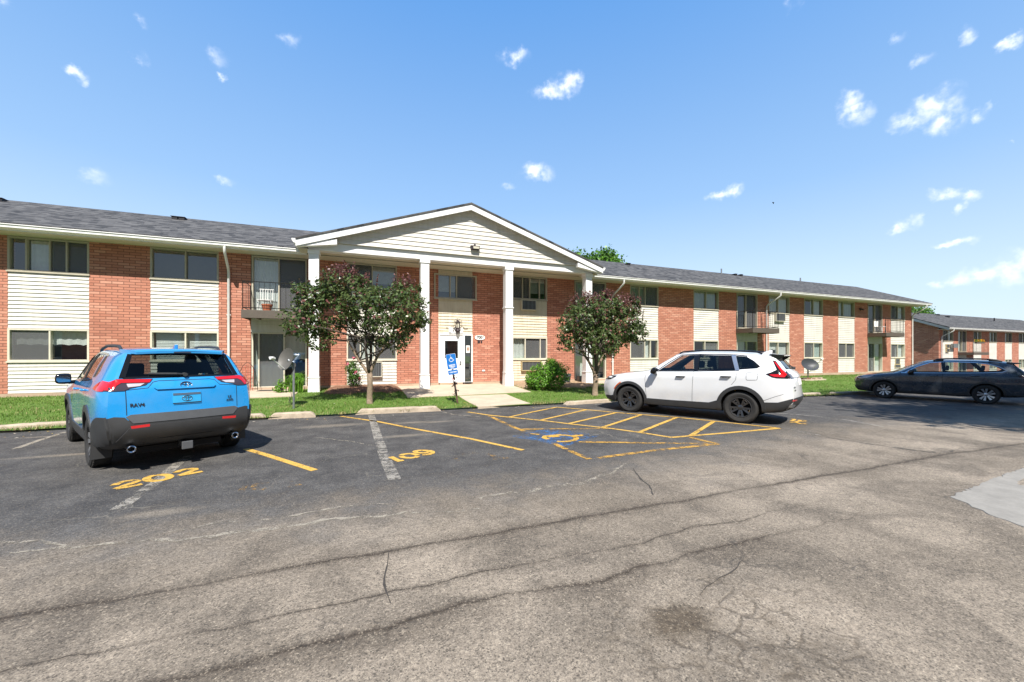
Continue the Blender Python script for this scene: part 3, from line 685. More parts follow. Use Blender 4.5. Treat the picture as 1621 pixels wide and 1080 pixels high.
def window(bld, x0, x1, z0, z1, panes, fr, Y, lite=None, door=False, fw=.055):
    """frame as the part; panes, curtains and insect screens are its sub-parts"""
    f = MB(); yo, yi = Y-.035, Y+.12
    for b in ((x0, x1, z1-fw, z1), (x0, x1, z0, z0+fw), (x0, x0+fw, z0+fw, z1-fw), (x1-fw, x1, z0+fw, z1-fw)): f.box(b[0], b[1], yo, yi, b[2], b[3])
    if not door: f.box(x0-.02, x1+.02, yo-.025, yo-.002, z0-.035, z0+.012)
    tot = sum(p[0] for p in panes); x = x0+fw; W = x1-x0-2*fw; edges = [x]
    for p in panes: x += W*p[0]/tot; edges.append(x)
    for i, e in enumerate(edges[1:-1]): f.box(e-.022, e+.022, yo+.012+.003*i, yi-.03, z0+fw, z1-fw)
    win = f.obj('sliding_door' if door else 'window', [lite or fr], bld, bevel=.004)
    gl = MB(); cu = {}; scs = []
    for i, (w, k) in enumerate(panes):
        a, b = edges[i]+.018, edges[i+1]-.018; yy = Y+.05+(.02 if i % 2 else 0)
        gl.add([(a, yy, z0+fw), (b, yy, z0+fw), (b, yy, z1-fw), (a, yy, z1-fw)], [(0, 1, 2, 3)])
        # thin sash rails round each pane
        if k[0] == 's' or 'S' in k:
            sc = MB(); scs.append(sc); sc.add([(a, yy-.03, z0+fw), (b, yy-.03, z0+fw), (b, yy-.03, z1-fw), (a, yy-.03, z1-fw)], [(0, 1, 2, 3)])
        c = k[0]
        zt, zb = z1-fw, z0+fw
        if c in 'cbvhwk':
            mat = {'c': M['curtain'], 'b': M['curtain'], 'v': M['curtain'], 'h': M['curtain'], 'w': M['blind'], 'k': M['greycurtain']}[c]
            mb = cu.setdefault(mat.name, (MB(), mat))[0]; yc = Y+.17
            if c == 'h': zb = zt-(zt-zb)*.5                       # short valance with a scalloped hem
            if c == 'w': zb = zt-(zt-zb)*.72
            nn = max(6, int((b-a)/.035)); vs = []
            for q in range(nn+1):
                xx = a-.02+(b-a+.04)*q/nn; off = {'c': .018*math.sin(q*1.3), 'v': .02*(q % 2), 'k': .02*math.sin(q*1.1), 'h': .012*math.sin(q*1.1)}.get(c, 0)
                hem = zb+(.035*abs(math.sin(q*.33)) if c == 'h' else 0)
                vs += [(xx, yc+off, hem), (xx, yc+off, zt)]
            if c in 'bw':
                m_ = int((zt-zb)/.05)
                for q in range(m_): z_ = zb+(zt-zb)*q/m_; mb.add([(a, yc, z_), (b, yc, z_), (b, yc+.022, z_+.05), (a, yc+.022, z_+.05)], [(0, 1, 2, 3)])
            else: mb.add(vs, [(2*q, 2*q+2, 2*q+3, 2*q+1) for q in range(nn)])
    gl.obj('pane', M['pane'], win)
    for mb, mat in cu.values(): mb.obj('curtain', mat, win)
    for sc in scs: sc.obj('screen', M['screen'], win)
    return win
def ac_unit(bld, x0, x1, z0, z1, Y, sleeve, proud=.16):
    m = MB(); t = .03
    for b in ((x0, x1, z1-t, z1), (x0, x1, z0, z0+t), (x0, x0+t, z0+t, z1-t), (x1-t, x1, z0+t, z1-t)): m.box(b[0], b[1], Y-proud, Y+.05, b[2], b[3])
    o = m.obj('air_conditioner', sleeve, bld, bevel=.004)
    q = MB(); q.box(x0+t, x1-t, Y-proud+.035, Y+.04, z0+t, z1-t)
    n = max(4, int((x1-x0)/.07))
    for i in range(n): xx = x0+t+(x1-x0-2*t)*(i+.5)/n; q.box(xx-.008, xx+.008, Y-proud+.012, Y-proud+.034, z0+t, z1-t, 1)
    q.obj('grille', [M['acgrille'], M['galv']], o); return o
def downspout(bld, xg, xw, Yg, Yw, zt, zb, mat):
    mb = MB(); r = .045
    pts = [(xg, Yg, zt), (xg, Yg, zt-.14), (xg+(xw-xg)*.12, Yg+(Yw-Yg)*.12, zt-.24), (xg+(xw-xg)*.9, Yg+(Yw-Yg)*.9, zt-.62), (xw, Yw, zt-.74), (xw, Yw, zb+.2), (xw, Yw, zb+.1)]
    mb.tube(pts, r, 8); mb.box(xw-.06, xw+.06, Yw-.012, Yw+.05, 3.0, 3.04); mb.box(xw-.06, xw+.06, Yw-.012, Yw+.05, 1.2, 1.24)
    return mb.obj('downspout', mat, bld, smooth=True, angle=50)
def balcony(bld, x0, x1, zt, Y0, Y1, rail=M['iron'], nb=.155):
    mb = MB(); mb.box(x0, x1, Y0+.03, Y1-.003, zt-.06, zt); mb.box(x0, x1, Y0, Y0+.028, zt-.27, zt+.01); mb.box(x0, x0+.03, Y0+.03, Y1-.003, zt-.27, zt-.062); mb.box(x1-.03, x1, Y0+.03, Y1-.003, zt-.27, zt-.062)
    for k in range(3): xx = x0+.35+(x1-x0-.7)*k/2; mb.box(xx-.04, xx+.04, Y0+.05, Y1-.003, zt-.24, zt-.062)
    b = mb.obj('balcony', M['brown'], bld, bevel=.006)
    r = MB(); y = Y0+.05; h = 1.0
    for (a, c) in (((x0+.04, y), (x1-.04, y)), ((x0+.04, y), (x0+.04, Y1)), ((x1-.04, y), (x1-.04, Y1))):
        for z in (zt+.09, zt+h): r.tube([(*a, z), (*c, z)], .014, 6)
        L_ = math.dist(a, c); n = int(L_/nb)
        for i in range(n+1): px, py = a[0]+(c[0]-a[0])*i/n, a[1]+(c[1]-a[1])*i/n; r.tube([(px, py, zt+(.0 if i in (0, n) else .09)), (px, py, zt+h)], .017 if i in (0, n) else .007, 5)
    r.obj('railing', rail, b, smooth=True, angle=60); return b
def roof(bld, x0, x1, ye, ze, yr, zr, yb, name='roof', mat=None, over=.03):
    """two slopes with a thickness, plus closed gable ends"""
    mb = MB(); t = .07
    prof = [(ye, ze), (yr, zr), (yb, ze), (yb, ze-t), (yr, zr-t), (ye, ze-t)]
    mb.prism([(y, z) for y, z in prof], 'x', x0, x1)
    return mb.obj(name, mat or M['shingle'], bld)
def vents(bld, spots, yr, zr, sl):
    for (px, y) in spots:
        x = WX(px, y); z = zr-(yr-y)*sl; mb = MB(); mb.box(x-.10, x+.10, y-.12, y+.12, z-.05, z+.07); mb.box(x-.13, x+.13, y-.15, y+.15, z+.071, z+.095)
        mb.obj('roof_vent', M['black'], bld, bevel=.01)

bld = thing('apartment_building', 'long two-storey red brick apartment building with cream siding panels and a white gabled entrance portico', 'apartment building', (4.2, 17.1, .27))
XL, XR = -17.0, WX(1443)
cols = [(None, 12), (141, 238), (346, 397), (487, 549), (628, 694), (748, 811), (866, 909), (960, 997.5), (1042, 1098), (1137.5, 1165.8), (1199.3, 1217), (1249.7, 1272.8), (1302.5, 1327), (1352.8, 1373.5), (1397, 1410), (1432.5, None)]
wall = MB(); panels = []; last = XL
for i, (a, b) in enumerate(cols):
    x0 = XL if a is None else WX(a); x1 = XR if b is None else WX(b)
    wall.box(x0, x1, YW, YW+.3, ZW0+.0, ZS+.2)
    if i: panels.append((last, x0))
    last = x1
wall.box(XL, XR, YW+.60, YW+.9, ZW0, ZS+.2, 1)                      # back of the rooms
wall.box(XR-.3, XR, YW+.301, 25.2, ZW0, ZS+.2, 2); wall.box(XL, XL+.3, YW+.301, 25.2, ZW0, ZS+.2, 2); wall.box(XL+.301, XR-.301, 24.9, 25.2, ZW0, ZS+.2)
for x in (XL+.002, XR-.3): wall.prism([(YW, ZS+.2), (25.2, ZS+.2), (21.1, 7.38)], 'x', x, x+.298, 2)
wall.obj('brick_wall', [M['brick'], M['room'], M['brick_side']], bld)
fnd = MB(); fnd.box(XL, XR, YW-.03, YW+.25, -.5, ZW0+.09); fnd.obj('foundation', M['foundation'], bld)
PY = YW+.025
T, A = M['taupe'], M['almond']
# panel table: upper panes, lower panes, door?  (s screened, c curtain, v vertical blinds, b slat blinds, h valance, g bare glass, k grey curtain, w long shade)
P = [dict(u=[(.20, 'g'), (.30, 'c'), (.22, 's'), (.28, 's')], l=[(.5, 'hS'), (.5, 'h')]),
     dict(u=[(.5, 'g'), (.5, 'g')], l=[(.5, 'b'), (.5, 'b')]),
     dict(u=[(.48, 'v'), (.52, 'gS')], l=[(.10, 'k'), (.48, 'kS'), (.42, 'h')], door=1),
     dict(u=[(.5, 's'), (.5, 'w')], l=[(.25, 's'), (.30, 'c'), (.45, 's')], ac=None),
     dict(u=[(.36, 'w'), (.16, 'w'), (.48, 's')], entry=1),
     dict(u=[(.28, 's'), (.22, 's'), (.30, 'w'), (.20, 'w')], l=[(.36, 'c'), (.46, 's'), (.18, 's')]),
     dict(u=[(.5, 'k'), (.5, 'kS')], l=[(.55, 'v'), (.45, 'g')], door=1),
     dict(u=[(.32, 'k'), (.22, 'k'), (.46, 'kS')], l=[(.52, 's'), (.22, 'c'), (.26, 'g')]),
     dict(u=[(.5, 'k'), (.5, 'k')], l=[(.45, 'g'), (.55, 'kS')]),
     dict(u=[(.45, 'g'), (.55, 's')], l=[(.5, 'v'), (.5, 's')], door=1),
     dict(u=[(.45, 'c'), (.55, 'c')], l=[(.45, 'h'), (.55, 'b')]),
     dict(u=[(.5, 'g'), (.5, 'c')], l=[(.52, 's'), (.48, 'k')]),
     dict(u=[(.3, 'c'), (.7, 'k')], l=[(.48, 's'), (.52, 's')]),
     dict(u=[(.5, 'g'), (.5, 's')], l=[(.45, 's'), (.55, 'v')], door=1),
     dict(u=[(.5, 's'), (.5, 'c')], l=[(.5, 's'), (.5, 'c')])]
SO = {3: M['siding'], 4: M['siding_old'], 5: M['siding_old']}
for i, ((x0, x1), d) in enumerate(zip(panels, P)):
    x0 += .004; x1 -= .004; sm_ = SO.get(i, M['siding'])
    if d.get('door'):
        window(bld, x0+.02, x1-.02, 3.16, 5.26, d['u'], T, PY, door=True)
        window(bld, x0+.02, x1-.02, .33, 2.42, d['l'], A, PY, lite=A, door=True)
        siding(bld, x0, x1, 2.425, 3.155, PY, M['siding'])
    elif d.get('entry'):
        window(bld, WX(687), WX(754), 4.02, 5.10, d['u'], T, YW-.04)
        siding(bld, x0, x1, 2.50, 4.015, PY, sm_)
        siding(bld, x0, x1, 5.10, 5.27, PY, sm_)
    else:
        window(bld, x0-.01, x1+.01, *UP, d['u'], T, PY)
        window(bld, x0-.01, x1+.01, *LO, d['l'], A, PY, lite=A)
        siding(bld, x0, x1, 2.41, 4.15, PY, sm_); siding(bld, x0, x1, .37, 1.32, PY, sm_)
# through-wall units
for (pa, pb, ya, yb, s) in ((826, 849, 475, 491, 'almond'), (825.5, 857, 572, 587, 'actan'), (588, 605, 573, 597, 'almond'), (1228, 1243, 496, 509, 'almond')):
    x0, x1 = WX(pa, YW-.1), WX(pb, YW-.1); ac_unit(bld, x0, x1, WZ((pa+pb)/2, yb, YW-.1), WZ((pa+pb)/2, ya, YW-.1), PY, M[s])
for (pa, pb, ya, yb) in ((1417, 1424, 567, 577), (1416, 1425, 577, 583)): ac_unit(bld, WX(pa), WX(pb), WZ(pa, yb), WZ(pa, ya), PY, M['actan'], .06)
# eaves
YE = 16.32
sf = MB(); sf.box(XL-.5, XR+.75, YE+.03, YW+.02, ZS, ZS+.02); sf.obj('soffit', M['soffit'], bld)
def eave(bld, xa, xb, YE, lev, dy=0):
    gt = MB(); prof = [(YE+.022, lev+.0), (YE+.022, lev+.165), (YE-.095, lev+.165), (YE-.11, lev+.14), (YE-.085, lev+.10), (YE-.085, lev+.05), (YE-.055, lev+.03)]
    gt.prism(prof, 'x', xa, xb); gt.box(xa, xb, YE+.023, YE+.045, lev-.02, lev+.15)
    return gt.obj('gutter', M['gutter'], bld, bevel=.004)
eave(bld, XL-.5, -1.75, YE, ZS); eave(bld, 10.15, XR+.75, YE, ZS)
RS = (7.50-5.47)/(21.1-16.22)
roof(bld, XL-.5, XR+.8, 16.22, 5.47, 21.1, 7.50, 25.98)
vents(bld, [(1, 20.6), (278, 20.5), (289, 20.5), (994, 20.4), (1163, 20.6), (1172, 20.6)], 21.1, 7.5, RS)
mb = MB(); xx = WX(1142, 20.8); mb.tube([(xx, 20.8, 7.2), (xx, 20.8, 7.72)], .05, 10); mb.obj('vent_pipe', M['galv'], bld, smooth=True, angle=50)
mb = MB(); xx = WX(1267, 20.9); mb.tube([(xx, 20.9, 7.2), (xx, 20.9, 7.7)], .05, 10); mb.obj('vent_pipe', M['galv'], bld, smooth=True, angle=50)
for (pg, pw) in ((355.5, 362), (988, 970), (1236, 1213.5), (1467, 1444.5)):
    downspout(bld, WX(pg, 16.27), WX(pw, YW-.06), 16.27, YW-.06, 5.30, .32, M['gutter'])
# balconies
for i in (2, 6, 9, 13):
    x0 = panels[i][0]-.05; balcony(bld, x0, x0+2.2, 3.12, 16.0, YW)
# portico
CX = 4.235
def column(x, base, ring):
    mb = MB(); h = .165
    mb.prism([(x-h, 15.65), (x+h, 15.65), (x+h, 15.98), (x-h, 15.98)], 'z', base+.6, 5.17)
    b = h+.028; v = [(x-b, 15.62), (x+b, 15.62), (x+b, 16.01), (x-b, 16.01)]
    c = h+.012; w = [(x-c, 15.637), (x+c, 15.637), (x+c, 15.993), (x-c, 15.993)]
    mb.add([(*p, base) for p in v]+[(*p, base+.57) for p in w], [(3, 2, 1, 0), (4, 5, 6, 7), (0, 1, 5, 4), (1, 2, 6, 5), (2, 3, 7, 6), (3, 0, 4, 7)])
    d = h+.03; mb.box(x-d, x+d, 15.618, 16.012, base+.572, base+.60)
    mb.box(x-d, x+d, 15.618, 16.012, 5.172, 5.31)
    if ring: mb.box(x-d, x+d, 15.618, 16.012, 3.55, 3.60)
    return mb.obj('column', M['white'], bld, bevel=.008)
for dx, bz, rg in ((-5.69, .18, 0), (-1.775, .20, 0), (1.765, .24, 1), (5.70, .2, 0)): column(CX+dx, bz, rg)
bm = MB(); bm.box(CX-5.87, CX+5.87, 15.65, 15.98, 5.311, 5.60); bm.box(CX-5.87, CX-5.60, 15.981, YW-.002, 5.311, 5.60); bm.box(CX+5.60, CX+5.87, 15.981, YW-.002, 5.311, 5.60)
bm.obj('beam', M['white'], bld, bevel=.006)
ps = MB(); ps.box(CX-5.60, CX+5.60, 15.981, YW-.003, 5.32, 5.34); ps.obj('portico_soffit', M['soffit'], bld)
AP, HWD, ET = 7.66, 6.22, 5.60             # apex, half width, eave top
sl = (AP-ET)/HWD
def rk(off): return [(CX-HWD, ET+off), (CX, AP+off), (CX+HWD, ET+off)]
pr = MB(); o, q = rk(0), rk(-.06)
pr.prism(o+q[::-1], 'y', 15.27, 21.0); pr.obj('portico_roof', M['shingle'], bld)
fc = MB(); o, q = rk(-.062), rk(-.29)
for s in (0, 1):
    poly = [o[s], o[s+1], q[s+1], q[s]]; fc.prism(poly, 'y', 15.30, 15.335)
for s in (-1, 1):                                      # cornice returns at the two lower corners
    xa, xb = sorted((CX+s*HWD, CX+s*4.95)); 
    fc.prism([(CX+s*(HWD), ET-.29), (CX+s*(HWD), ET-.20), (CX+s*4.95, ET+.13), (CX+s*4.95, ET-.02-.10)] if 0 else [(CX+s*HWD, ET-.20), (CX+s*(HWD-.6), ET-.02), (CX+s*4.92, ET+.085), (CX+s*4.92, ET-.10), (CX+s*HWD, ET-.292)], 'y', 15.345, 15.56)
fc.obj('rake_fascia', M['white'], bld, bevel=.005)
sfm = MB(); sfm.add([(CX-HWD+.05, 15.34, ET-.12), (CX, 15.34, AP-.12), (CX, 15.70, AP-.12), (CX-HWD+.05, 15.70, ET-.12)], [(0, 1, 2, 3)]); sfm.add([(CX+HWD-.05, 15.34, ET-.12), (CX, 15.34, AP-.121), (CX, 15.70, AP-.121), (CX+HWD-.05, 15.70, ET-.12)], [(0, 1, 2, 3)])
for s in (-1, 1): xa, xb = sorted((CX+s*(HWD-.05), CX+s*5.88)); sfm.box(xa, xb, 15.56, 16.25, ET-.30, ET-.28)
sfm.obj('rake_soffit', M['soffit'], bld)
clip = lambda z: (CX-max(.02, (AP-.12-z)/sl), CX+max(.02, (AP-.12-z)/sl))
ped = siding(bld, 0, 0, 5.605, AP-.14, 15.585, M['siding'], 'pediment', clip, .172)
pb = MB(); pb.prism([(CX-6.0, 5.605), (CX+6.0, 5.605), (CX, AP-.13)], 'y', 15.60, 15.72); pb.obj('pediment_backing', M['soffit'], bld)
for s in (-1, 1):
    gt = MB(); prof = [(0, 0), (0, .16), (.115, .16), (.13, .13), (.10, .07), (.065, .02)]
    gt.prism([(CX+s*(HWD+p[0]), ET-.19+p[1]) for p in prof], 'y', 15.30, 16.9); gt.obj('portico_gutter', M['gutter'], bld)
# floodlight on the pediment
fx, fz = WX(752, 15.5), WZ(752, 395, 15.5)
fl = MB(); fl.box(fx-.17, fx+.17, 15.40, 15.585, fz-.01, fz+.11); fl.prism([(15.40, fz+.13), (15.585, fz+.16), (15.585, fz+.112), (15.40, fz+.112)], 'x', fx-.19, fx+.19); fl.box(fx-.03, fx+.03, 15.5, 15.585, fz+.16, fz+.22)
f = fl.obj('floodlight', M['bronze'], bld, bevel=.008)
q = MB(); q.box(fx-.10, fx+.14, 15.38, 15.398, fz+.005, fz+.095); q.obj('lens', M['lamp_glass'], f)
# entrance door with sidelight
ex0, ex1 = panels[4][0]+.005, panels[4][1]-.005; dz0, dz1 = .275, 2.49
fr = MB(); sx = WX(735.5); dw = sx-ex0
for b in ((ex0, ex1, dz1-.06, dz1), (ex0, ex0+.05, dz0, dz1-.06), (ex1-.05, ex1, dz0, dz1-.06), (sx-.09, sx, dz0, dz1-.06), (sx, ex1-.05, dz0, dz0+.09)): fr.box(b[0], b[1], YW-.03, YW+.1, b[2], b[3])
door = fr.obj('entry_door', M['white_door'], bld, bevel=.005)
lf = MB(); lx0, lx1 = ex0+.052, sx-.092; wx0, wx1, wz0, wz1 = WX(704.3), WX(725), 1.42, 2.19
for b in ((lx0, wx0, dz0+.03, dz1-.062), (wx1, lx1, dz0+.03, dz1-.062), (wx0, wx1, dz0+.03, wz0), (wx0, wx1, wz1, dz1-.062)): lf.box(b[0], b[1], YW, YW+.045, b[2], b[3])
lf.obj('door_leaf', M['white_door'], door)
q = MB(); q.add([(wx0, YW+.02, wz0), (wx1, YW+.02, wz0), (wx1, YW+.02, wz1), (wx0, YW+.02, wz1)], [(0, 1, 2, 3)]); q.add([(sx, YW+.03, dz0+.09), (ex1-.05, YW+.03, dz0+.09), (ex1-.05, YW+.03, dz1-.06), (sx, YW+.03, dz1-.06)], [(0, 1, 2, 3)]); q.obj('pane', M['pane'], door)
q = MB(); hx = lx1-.09; q.box(hx-.035, hx+.035, YW-.02, YW-.001, 1.12, 1.30); q.tube([(hx, YW-.02, 1.21), (hx, YW-.06, 1.21), (hx-.11, YW-.06, 1.19)], .014, 8); q.tube([(hx, YW-.02, 1.29), (hx, YW-.05, 1.31)], .03, 10); q.obj('handle', M['galv'], door, smooth=True, angle=40)
q = MB(); q.tube([(WX(731), YW-.012, 2.30), (WX(731), YW-.001, 2.30)], .045, 12); q.obj('closer_cap', M['gutter'], door)
q = MB(); q.box(lx0, lx1, YW-.02, YW-.001, dz0+.0, dz0+.028); q.obj('threshold', M['bronze'], door)
nx = (sx+ex1-.05)/2; q = MB(); q.box(nx-.085, nx+.085, YW+.012, YW+.018, 1.66, 1.99); q.box(nx-.055, nx+.055, YW+.008, YW+.0115, 1.76, 1.91, 1); q.obj('paper_notice', [M['signwhite'], plain('notice_print', (.42, .26, .2), .6)], door)
# lantern on scroll brackets over the door sign
def wall_text(mb, body, size, x, z, Y, mi=0, bold=.0, sx=1.0):
    v, f_ = text_geo(body, size, bold); mb.add([(x+p[0]*sx, Y, z+p[1]) for p in v], f_, mi)
cx_ = (WX(710)+WX(732.5))/2; zc = WZ(720, 523.5)
sg = MB(); hw = (WX(732.5)-WX(710))/2; sg.box(cx_-hw, cx_+hw, YW-.045, YW-.025, zc-.17, zc+.13)
s1 = sg.obj('number_sign', M['signwhite'], bld); 
q = MB(); wall_text(q, '706', .24, cx_+.02, zc+.02, YW-.048, 0, .006); q.obj('numerals', M['black'], s1)
q = MB(); wall_text(q, 'Marnelle Ave', .115, cx_, zc-.115, YW-.048, 0, .001); q.obj('street_name', plain('grey_print', (.18, .18, .2), .6), s1)
lx, lz = cx_+.06, zc+.24; ly = YW-.16
ln = MB()
ln.lathe([(.0, .22), (.02, .21), (.03, .18), (.13, .12), (.135, .10), (.10, .10)], 6, 0, Matrix.Translation((lx, ly, lz)))
for k in range(6): an = k*math.pi/3; ln.tube([(lx+.105*math.cos(an), ly+.105*math.sin(an), lz+.10), (lx+.085*math.cos(an), ly+.085*math.sin(an), lz-.14)], .010, 5)
ln.lathe([(.10, -.13), (.105, -.15), (.07, -.20), (.09, -.24), (.055, -.34), (.02, -.37), (0, -.375)], 12, 0, Matrix.Translation((lx, ly, lz)))
for s in (-1, 1):
    ln.tube([(lx+s*.10, ly+.02, lz-.14), (lx+s*.18, ly+.08, lz-.06), (lx+s*.28, YW-.03, lz-.08), (lx+s*.36, YW-.03, lz-.14), (lx+s*.48, YW-.03, lz-.12)], .011, 6)
ln.tube([(lx-.13, YW-.03, lz+.0), (lx-.14, YW-.04, lz+.20), (lx, YW-.05, lz+.30), (lx+.2, YW-.04, lz+.22), (lx+.21, YW-.03, lz-.02)], .008, 6)
ln.tube([(lx, ly, lz+.2), (lx, YW-.02, lz+.27)], .012, 6)
o = ln.obj('lantern', M['bronze'], bld, smooth=True, angle=40)
q = MB(); q.lathe([(.095, .095), (.075, -.13)], 6, 0, Matrix.Translation((lx, ly, lz))); q.obj('lantern_glass', M['lamp_glass'], o)
# oval house number on the brick and the small letters below it
ox, oz = WX(759.5), WZ(759.5, 534.5)
q = MB(); ov = [(ox+.235*math.copysign(abs(math.cos(a))**.7, math.cos(a)), oz+.105*math.copysign(abs(math.sin(a))**.8, math.sin(a))) for a in [i*math.pi/16 for i in range(32)]]
q.prism(ov, 'y', YW-.03, YW-.001); s2 = q.obj('number_plaque', M['signwhite'], bld)
q = MB(); wall_text(q, '7006', .17, ox+.02, oz, YW-.034, 0, .006); q.obj('numerals', M['black'], s2)
q = MB(); q.box(ox-.11, ox+.01, YW-.02, YW-.001, oz-.26, oz-.14); q.box(ox+.04, ox+.11, YW-.02, YW-.001, oz-.26, oz-.15); q.obj('doorbell_plate', M['bronze'], bld, bevel=.01)
q = MB(); q.box(WX(763), WX(767.5), YW-.03, YW-.001, .83, .90); q.obj('outlet_cover', M['gutter'], bld)
for (px, py) in ((1073, 462), (1361, 489)):
    x, z = WX(px), WZ(px, py); q = MB(); q.box(x-.06, x+.06, YW-.06, YW-.001, z-.05, z+.05); q.tube([(x-.02, YW-.06, z), (x-.16, YW-.14, z-.1)], .05, 8); q.tube([(x+.02, YW-.06, z), (x+.16, YW-.14, z-.1)], .05, 8)
    if px > 1300: q.obj('floodlight', M['bronze'], bld)
# ---- second building, farther right and a little lower down the slope
b2 = thing('apartment_building', 'distant brick apartment building seen above the dark estate car at the right edge', 'apartment building', (58, 20.3, .27))
Y2 = 20.3; E2 = 19.52; X2 = WX(1486, Y2)
W2 = lambda px: WX(px, Y2)
c2 = [(1509, 1516.5), (1530, 1541), (1553.5, 1566), (1578, 1590.8), (1602, 1612.6), (1624, 1634)]
wl = MB(); pn = []; last = X2
for a, b in c2+[(1646, 1658), (1670, 1690)]:
    wl.box(W2(a), W2(b), Y2, Y2+.3, -.6, ZS+.2); pn.append((last, W2(a))); last = W2(b)
pn[0] = (W2(1492.5), pn[0][1]); wl.box(X2+.001, W2(1492.5), Y2, Y2+.3, -.6, ZS+.2)
XE2 = W2(1690)
wl.box(X2+.3, XE2, Y2+.6, Y2+.9, -.6, ZS+.2, 1); wl.box(X2, X2+.3, Y2+.301, 28.4, -.6, ZS+.2, 2); wl.prism([(Y2, ZS+.2), (28.4, ZS+.2), (24.3, 7.38)], 'x', X2+.002, X2+.29, 2)
wl.obj('brick_wall', [M['brick'], M['room'], M['brick_side']], b2)
pt2 = [[(.5, 's'), (.5, 'k')], [(.5, 'v'), (.5, 's')], [(.5, 's'), (.5, 'c')], [(.5, 'g'), (.5, 'k')], [(.5, 'c'), (.5, 's')], [(.5, 's'), (.5, 'c')], [(.5, 'k'), (.5, 's')], [(.5, 'c'), (.5, 's')]]
for i, (x0, x1) in enumerate(pn):
    x0 += .006; x1 -= .006; py_ = Y2+.025
    if i == 1: window(b2, x0, x1, 3.16, 5.26, pt2[i], T, py_, door=True); window(b2, x0, x1, .33, 2.42, pt2[i], A, py_, door=True); siding(b2, x0, x1, 2.425, 3.155, py_, M['siding'])
    else: window(b2, x0, x1, *UP, pt2[i], T, py_); window(b2, x0, x1, *LO, pt2[-i], A, py_, lite=A); siding(b2, x0, x1, 2.41, 4.15, py_, M['siding']); siding(b2, x0, x1, .37, 1.32, py_, M['siding'])
balcony(b2, pn[1][0]-.05, pn[1][0]+2.9, 3.12, 19.2, Y2, M['brown'], .22)
for (za, zb) in ((3.52, 3.9), (3.12, 3.46)): ac_unit(b2, W2(1496.5), W2(1501.5), za, zb, Y2, M['actan'], .1)
q = MB(); q.box(W2(1503.5), W2(1509.5), Y2-.3, Y2-.06, 3.55, 3.95); q.obj('meter_box', M['galv'], b2, bevel=.01)
sf = MB(); sf.box(X2-.3, XE2, E2+.03, Y2+.02, ZS, ZS+.02); sf.obj('soffit', M['soffit'], b2)
eave(b2, X2-.30, XE2, E2, ZS)
roof(b2, X2-.34, XE2+1, E2-.1, 5.47, 24.3, 7.50, 29.2)
q = MB(); t_ = [(E2-.08, 5.39), (24.3, 7.42), (24.3, 7.20), (E2-.08, 5.17)]; q.prism(t_, 'x', X2-.37, X2-.342); q.obj('rake_fascia', M['galv'], b2)
for (px, y) in ((1451, 23.8), (1484, 23.8), (1500, 23.2)):
    x = WX(px, y); z = 7.5-(24.3-y)*.425; q = MB(); q.box(x-.16, x+.16, y-.14, y+.14, z-.1, z+.14); q.obj('roof_vent', M['black'], b2, bevel=.02)
q = MB(); x = WX(1574, 22.8); q.tube([(x, 22.8, 6.4), (x, 22.8, 7.25)], .06, 8); q.obj('vent_pipe', M['black'], b2)
downspout(b2, WX(1510, E2-.03), W2(1489.5), E2-.03, Y2-.06, ZS+.02, -.1, M['gutter'])
b2.location.z = .27-1.29
M['gloss_dark'] = plain('dark_glazing', (.03, .035, .04), .08)
# ---- the house across the drive behind the viewer, seen only as a reflection in the windows
b3 = thing('apartment_building', 'brick house with a low gable across the drive, mirrored in the upper left windows', 'apartment building', (-9.6, -16, 0))
q = MB(); q.box(-45, 12, -25, -16, -.3, 5.4); q.obj('brick_wall', M['brick'], b3)
roof(b3, -45.5, 12.6, -25.7, 5.47, -20.5, 7.5, -15.3)
q = MB(); q.prism([(-15.8, 5.5), (-9.6, 7.6), (-3.4, 5.5)], 'y', -15.2, -14.5); q.prism([(-15.8, 5.5), (-3.4, 5.5), (-3.4, 5.2), (-15.8, 5.2)], 'y', -15.2, -14.52); q.obj('pediment', M['taupe'], b3)
q = MB(); q.prism([(-15.9, 5.5), (-9.6, 7.63), (-3.3, 5.5), (-3.3, 5.6), (-9.6, 7.73), (-15.9, 5.6)], 'y', -20, -14.4); q.obj('portico_roof', M['shingle'], b3)
for x in (-15.2, -11.3, -7.9, -4.0): q = MB(); q.box(x-.17, x+.17, -14.9, -14.55, 0, 5.19); q.obj('column', M['white'], b3)
for k in range(12):
    x = -42+4.6*k
    q = MB(); q.box(x, x+2.1, -15.995, -15.96, .4, 5.3); q.obj('siding_panel', M['taupe'], b3)
    for z in (1.35, 4.15): q = MB(); q.box(x+.05, x+2.05, -15.955, -15.94, z, z+1.05); q.obj('window', M['gloss_dark'], b3)
# ------------------------------------------------------------------ plants
def leaves(centers, size, mats, probs, rg, up=.35, aspect=.55, outw=None):
    """leaf-shaped six-sided faces, slightly folded, one per centre"""
    n = len(centers); C = np.asarray(centers, float)
    nrm = rg.normal(0, 1, (n, 3)); nrm[:, 2] += up*3
    if outw is not None: nrm += outw*1.2
    nrm /= np.linalg.norm(nrm, axis=1)[:, None]
    a = rg.normal(0, 1, (n, 3)); a[:, 2] -= .4; a -= nrm*(a*nrm).sum(1)[:, None]; a /= np.linalg.norm(a, axis=1)[:, None]
    b = np.cross(nrm, a); L = (rg.uniform(.65, 1.25, n)*size)[:, None]; W = L*aspect
    V = np.empty((n, 6, 3))
    V[:, 0] = C-a*L*.5; V[:, 1] = C-a*L*.15+b*W*.45+nrm*W*.12; V[:, 2] = C+a*L*.2+b*W*.38+nrm*W*.1
    V[:, 3] = C+a*L*.55-nrm*L*.08; V[:, 4] = C+a*L*.2-b*W*.38+nrm*W*.1; V[:, 5] = C-a*L*.15-b*W*.45+nrm*W*.12
    return V.reshape(-1, 3), rg.choice(len(mats), n, p=probs)
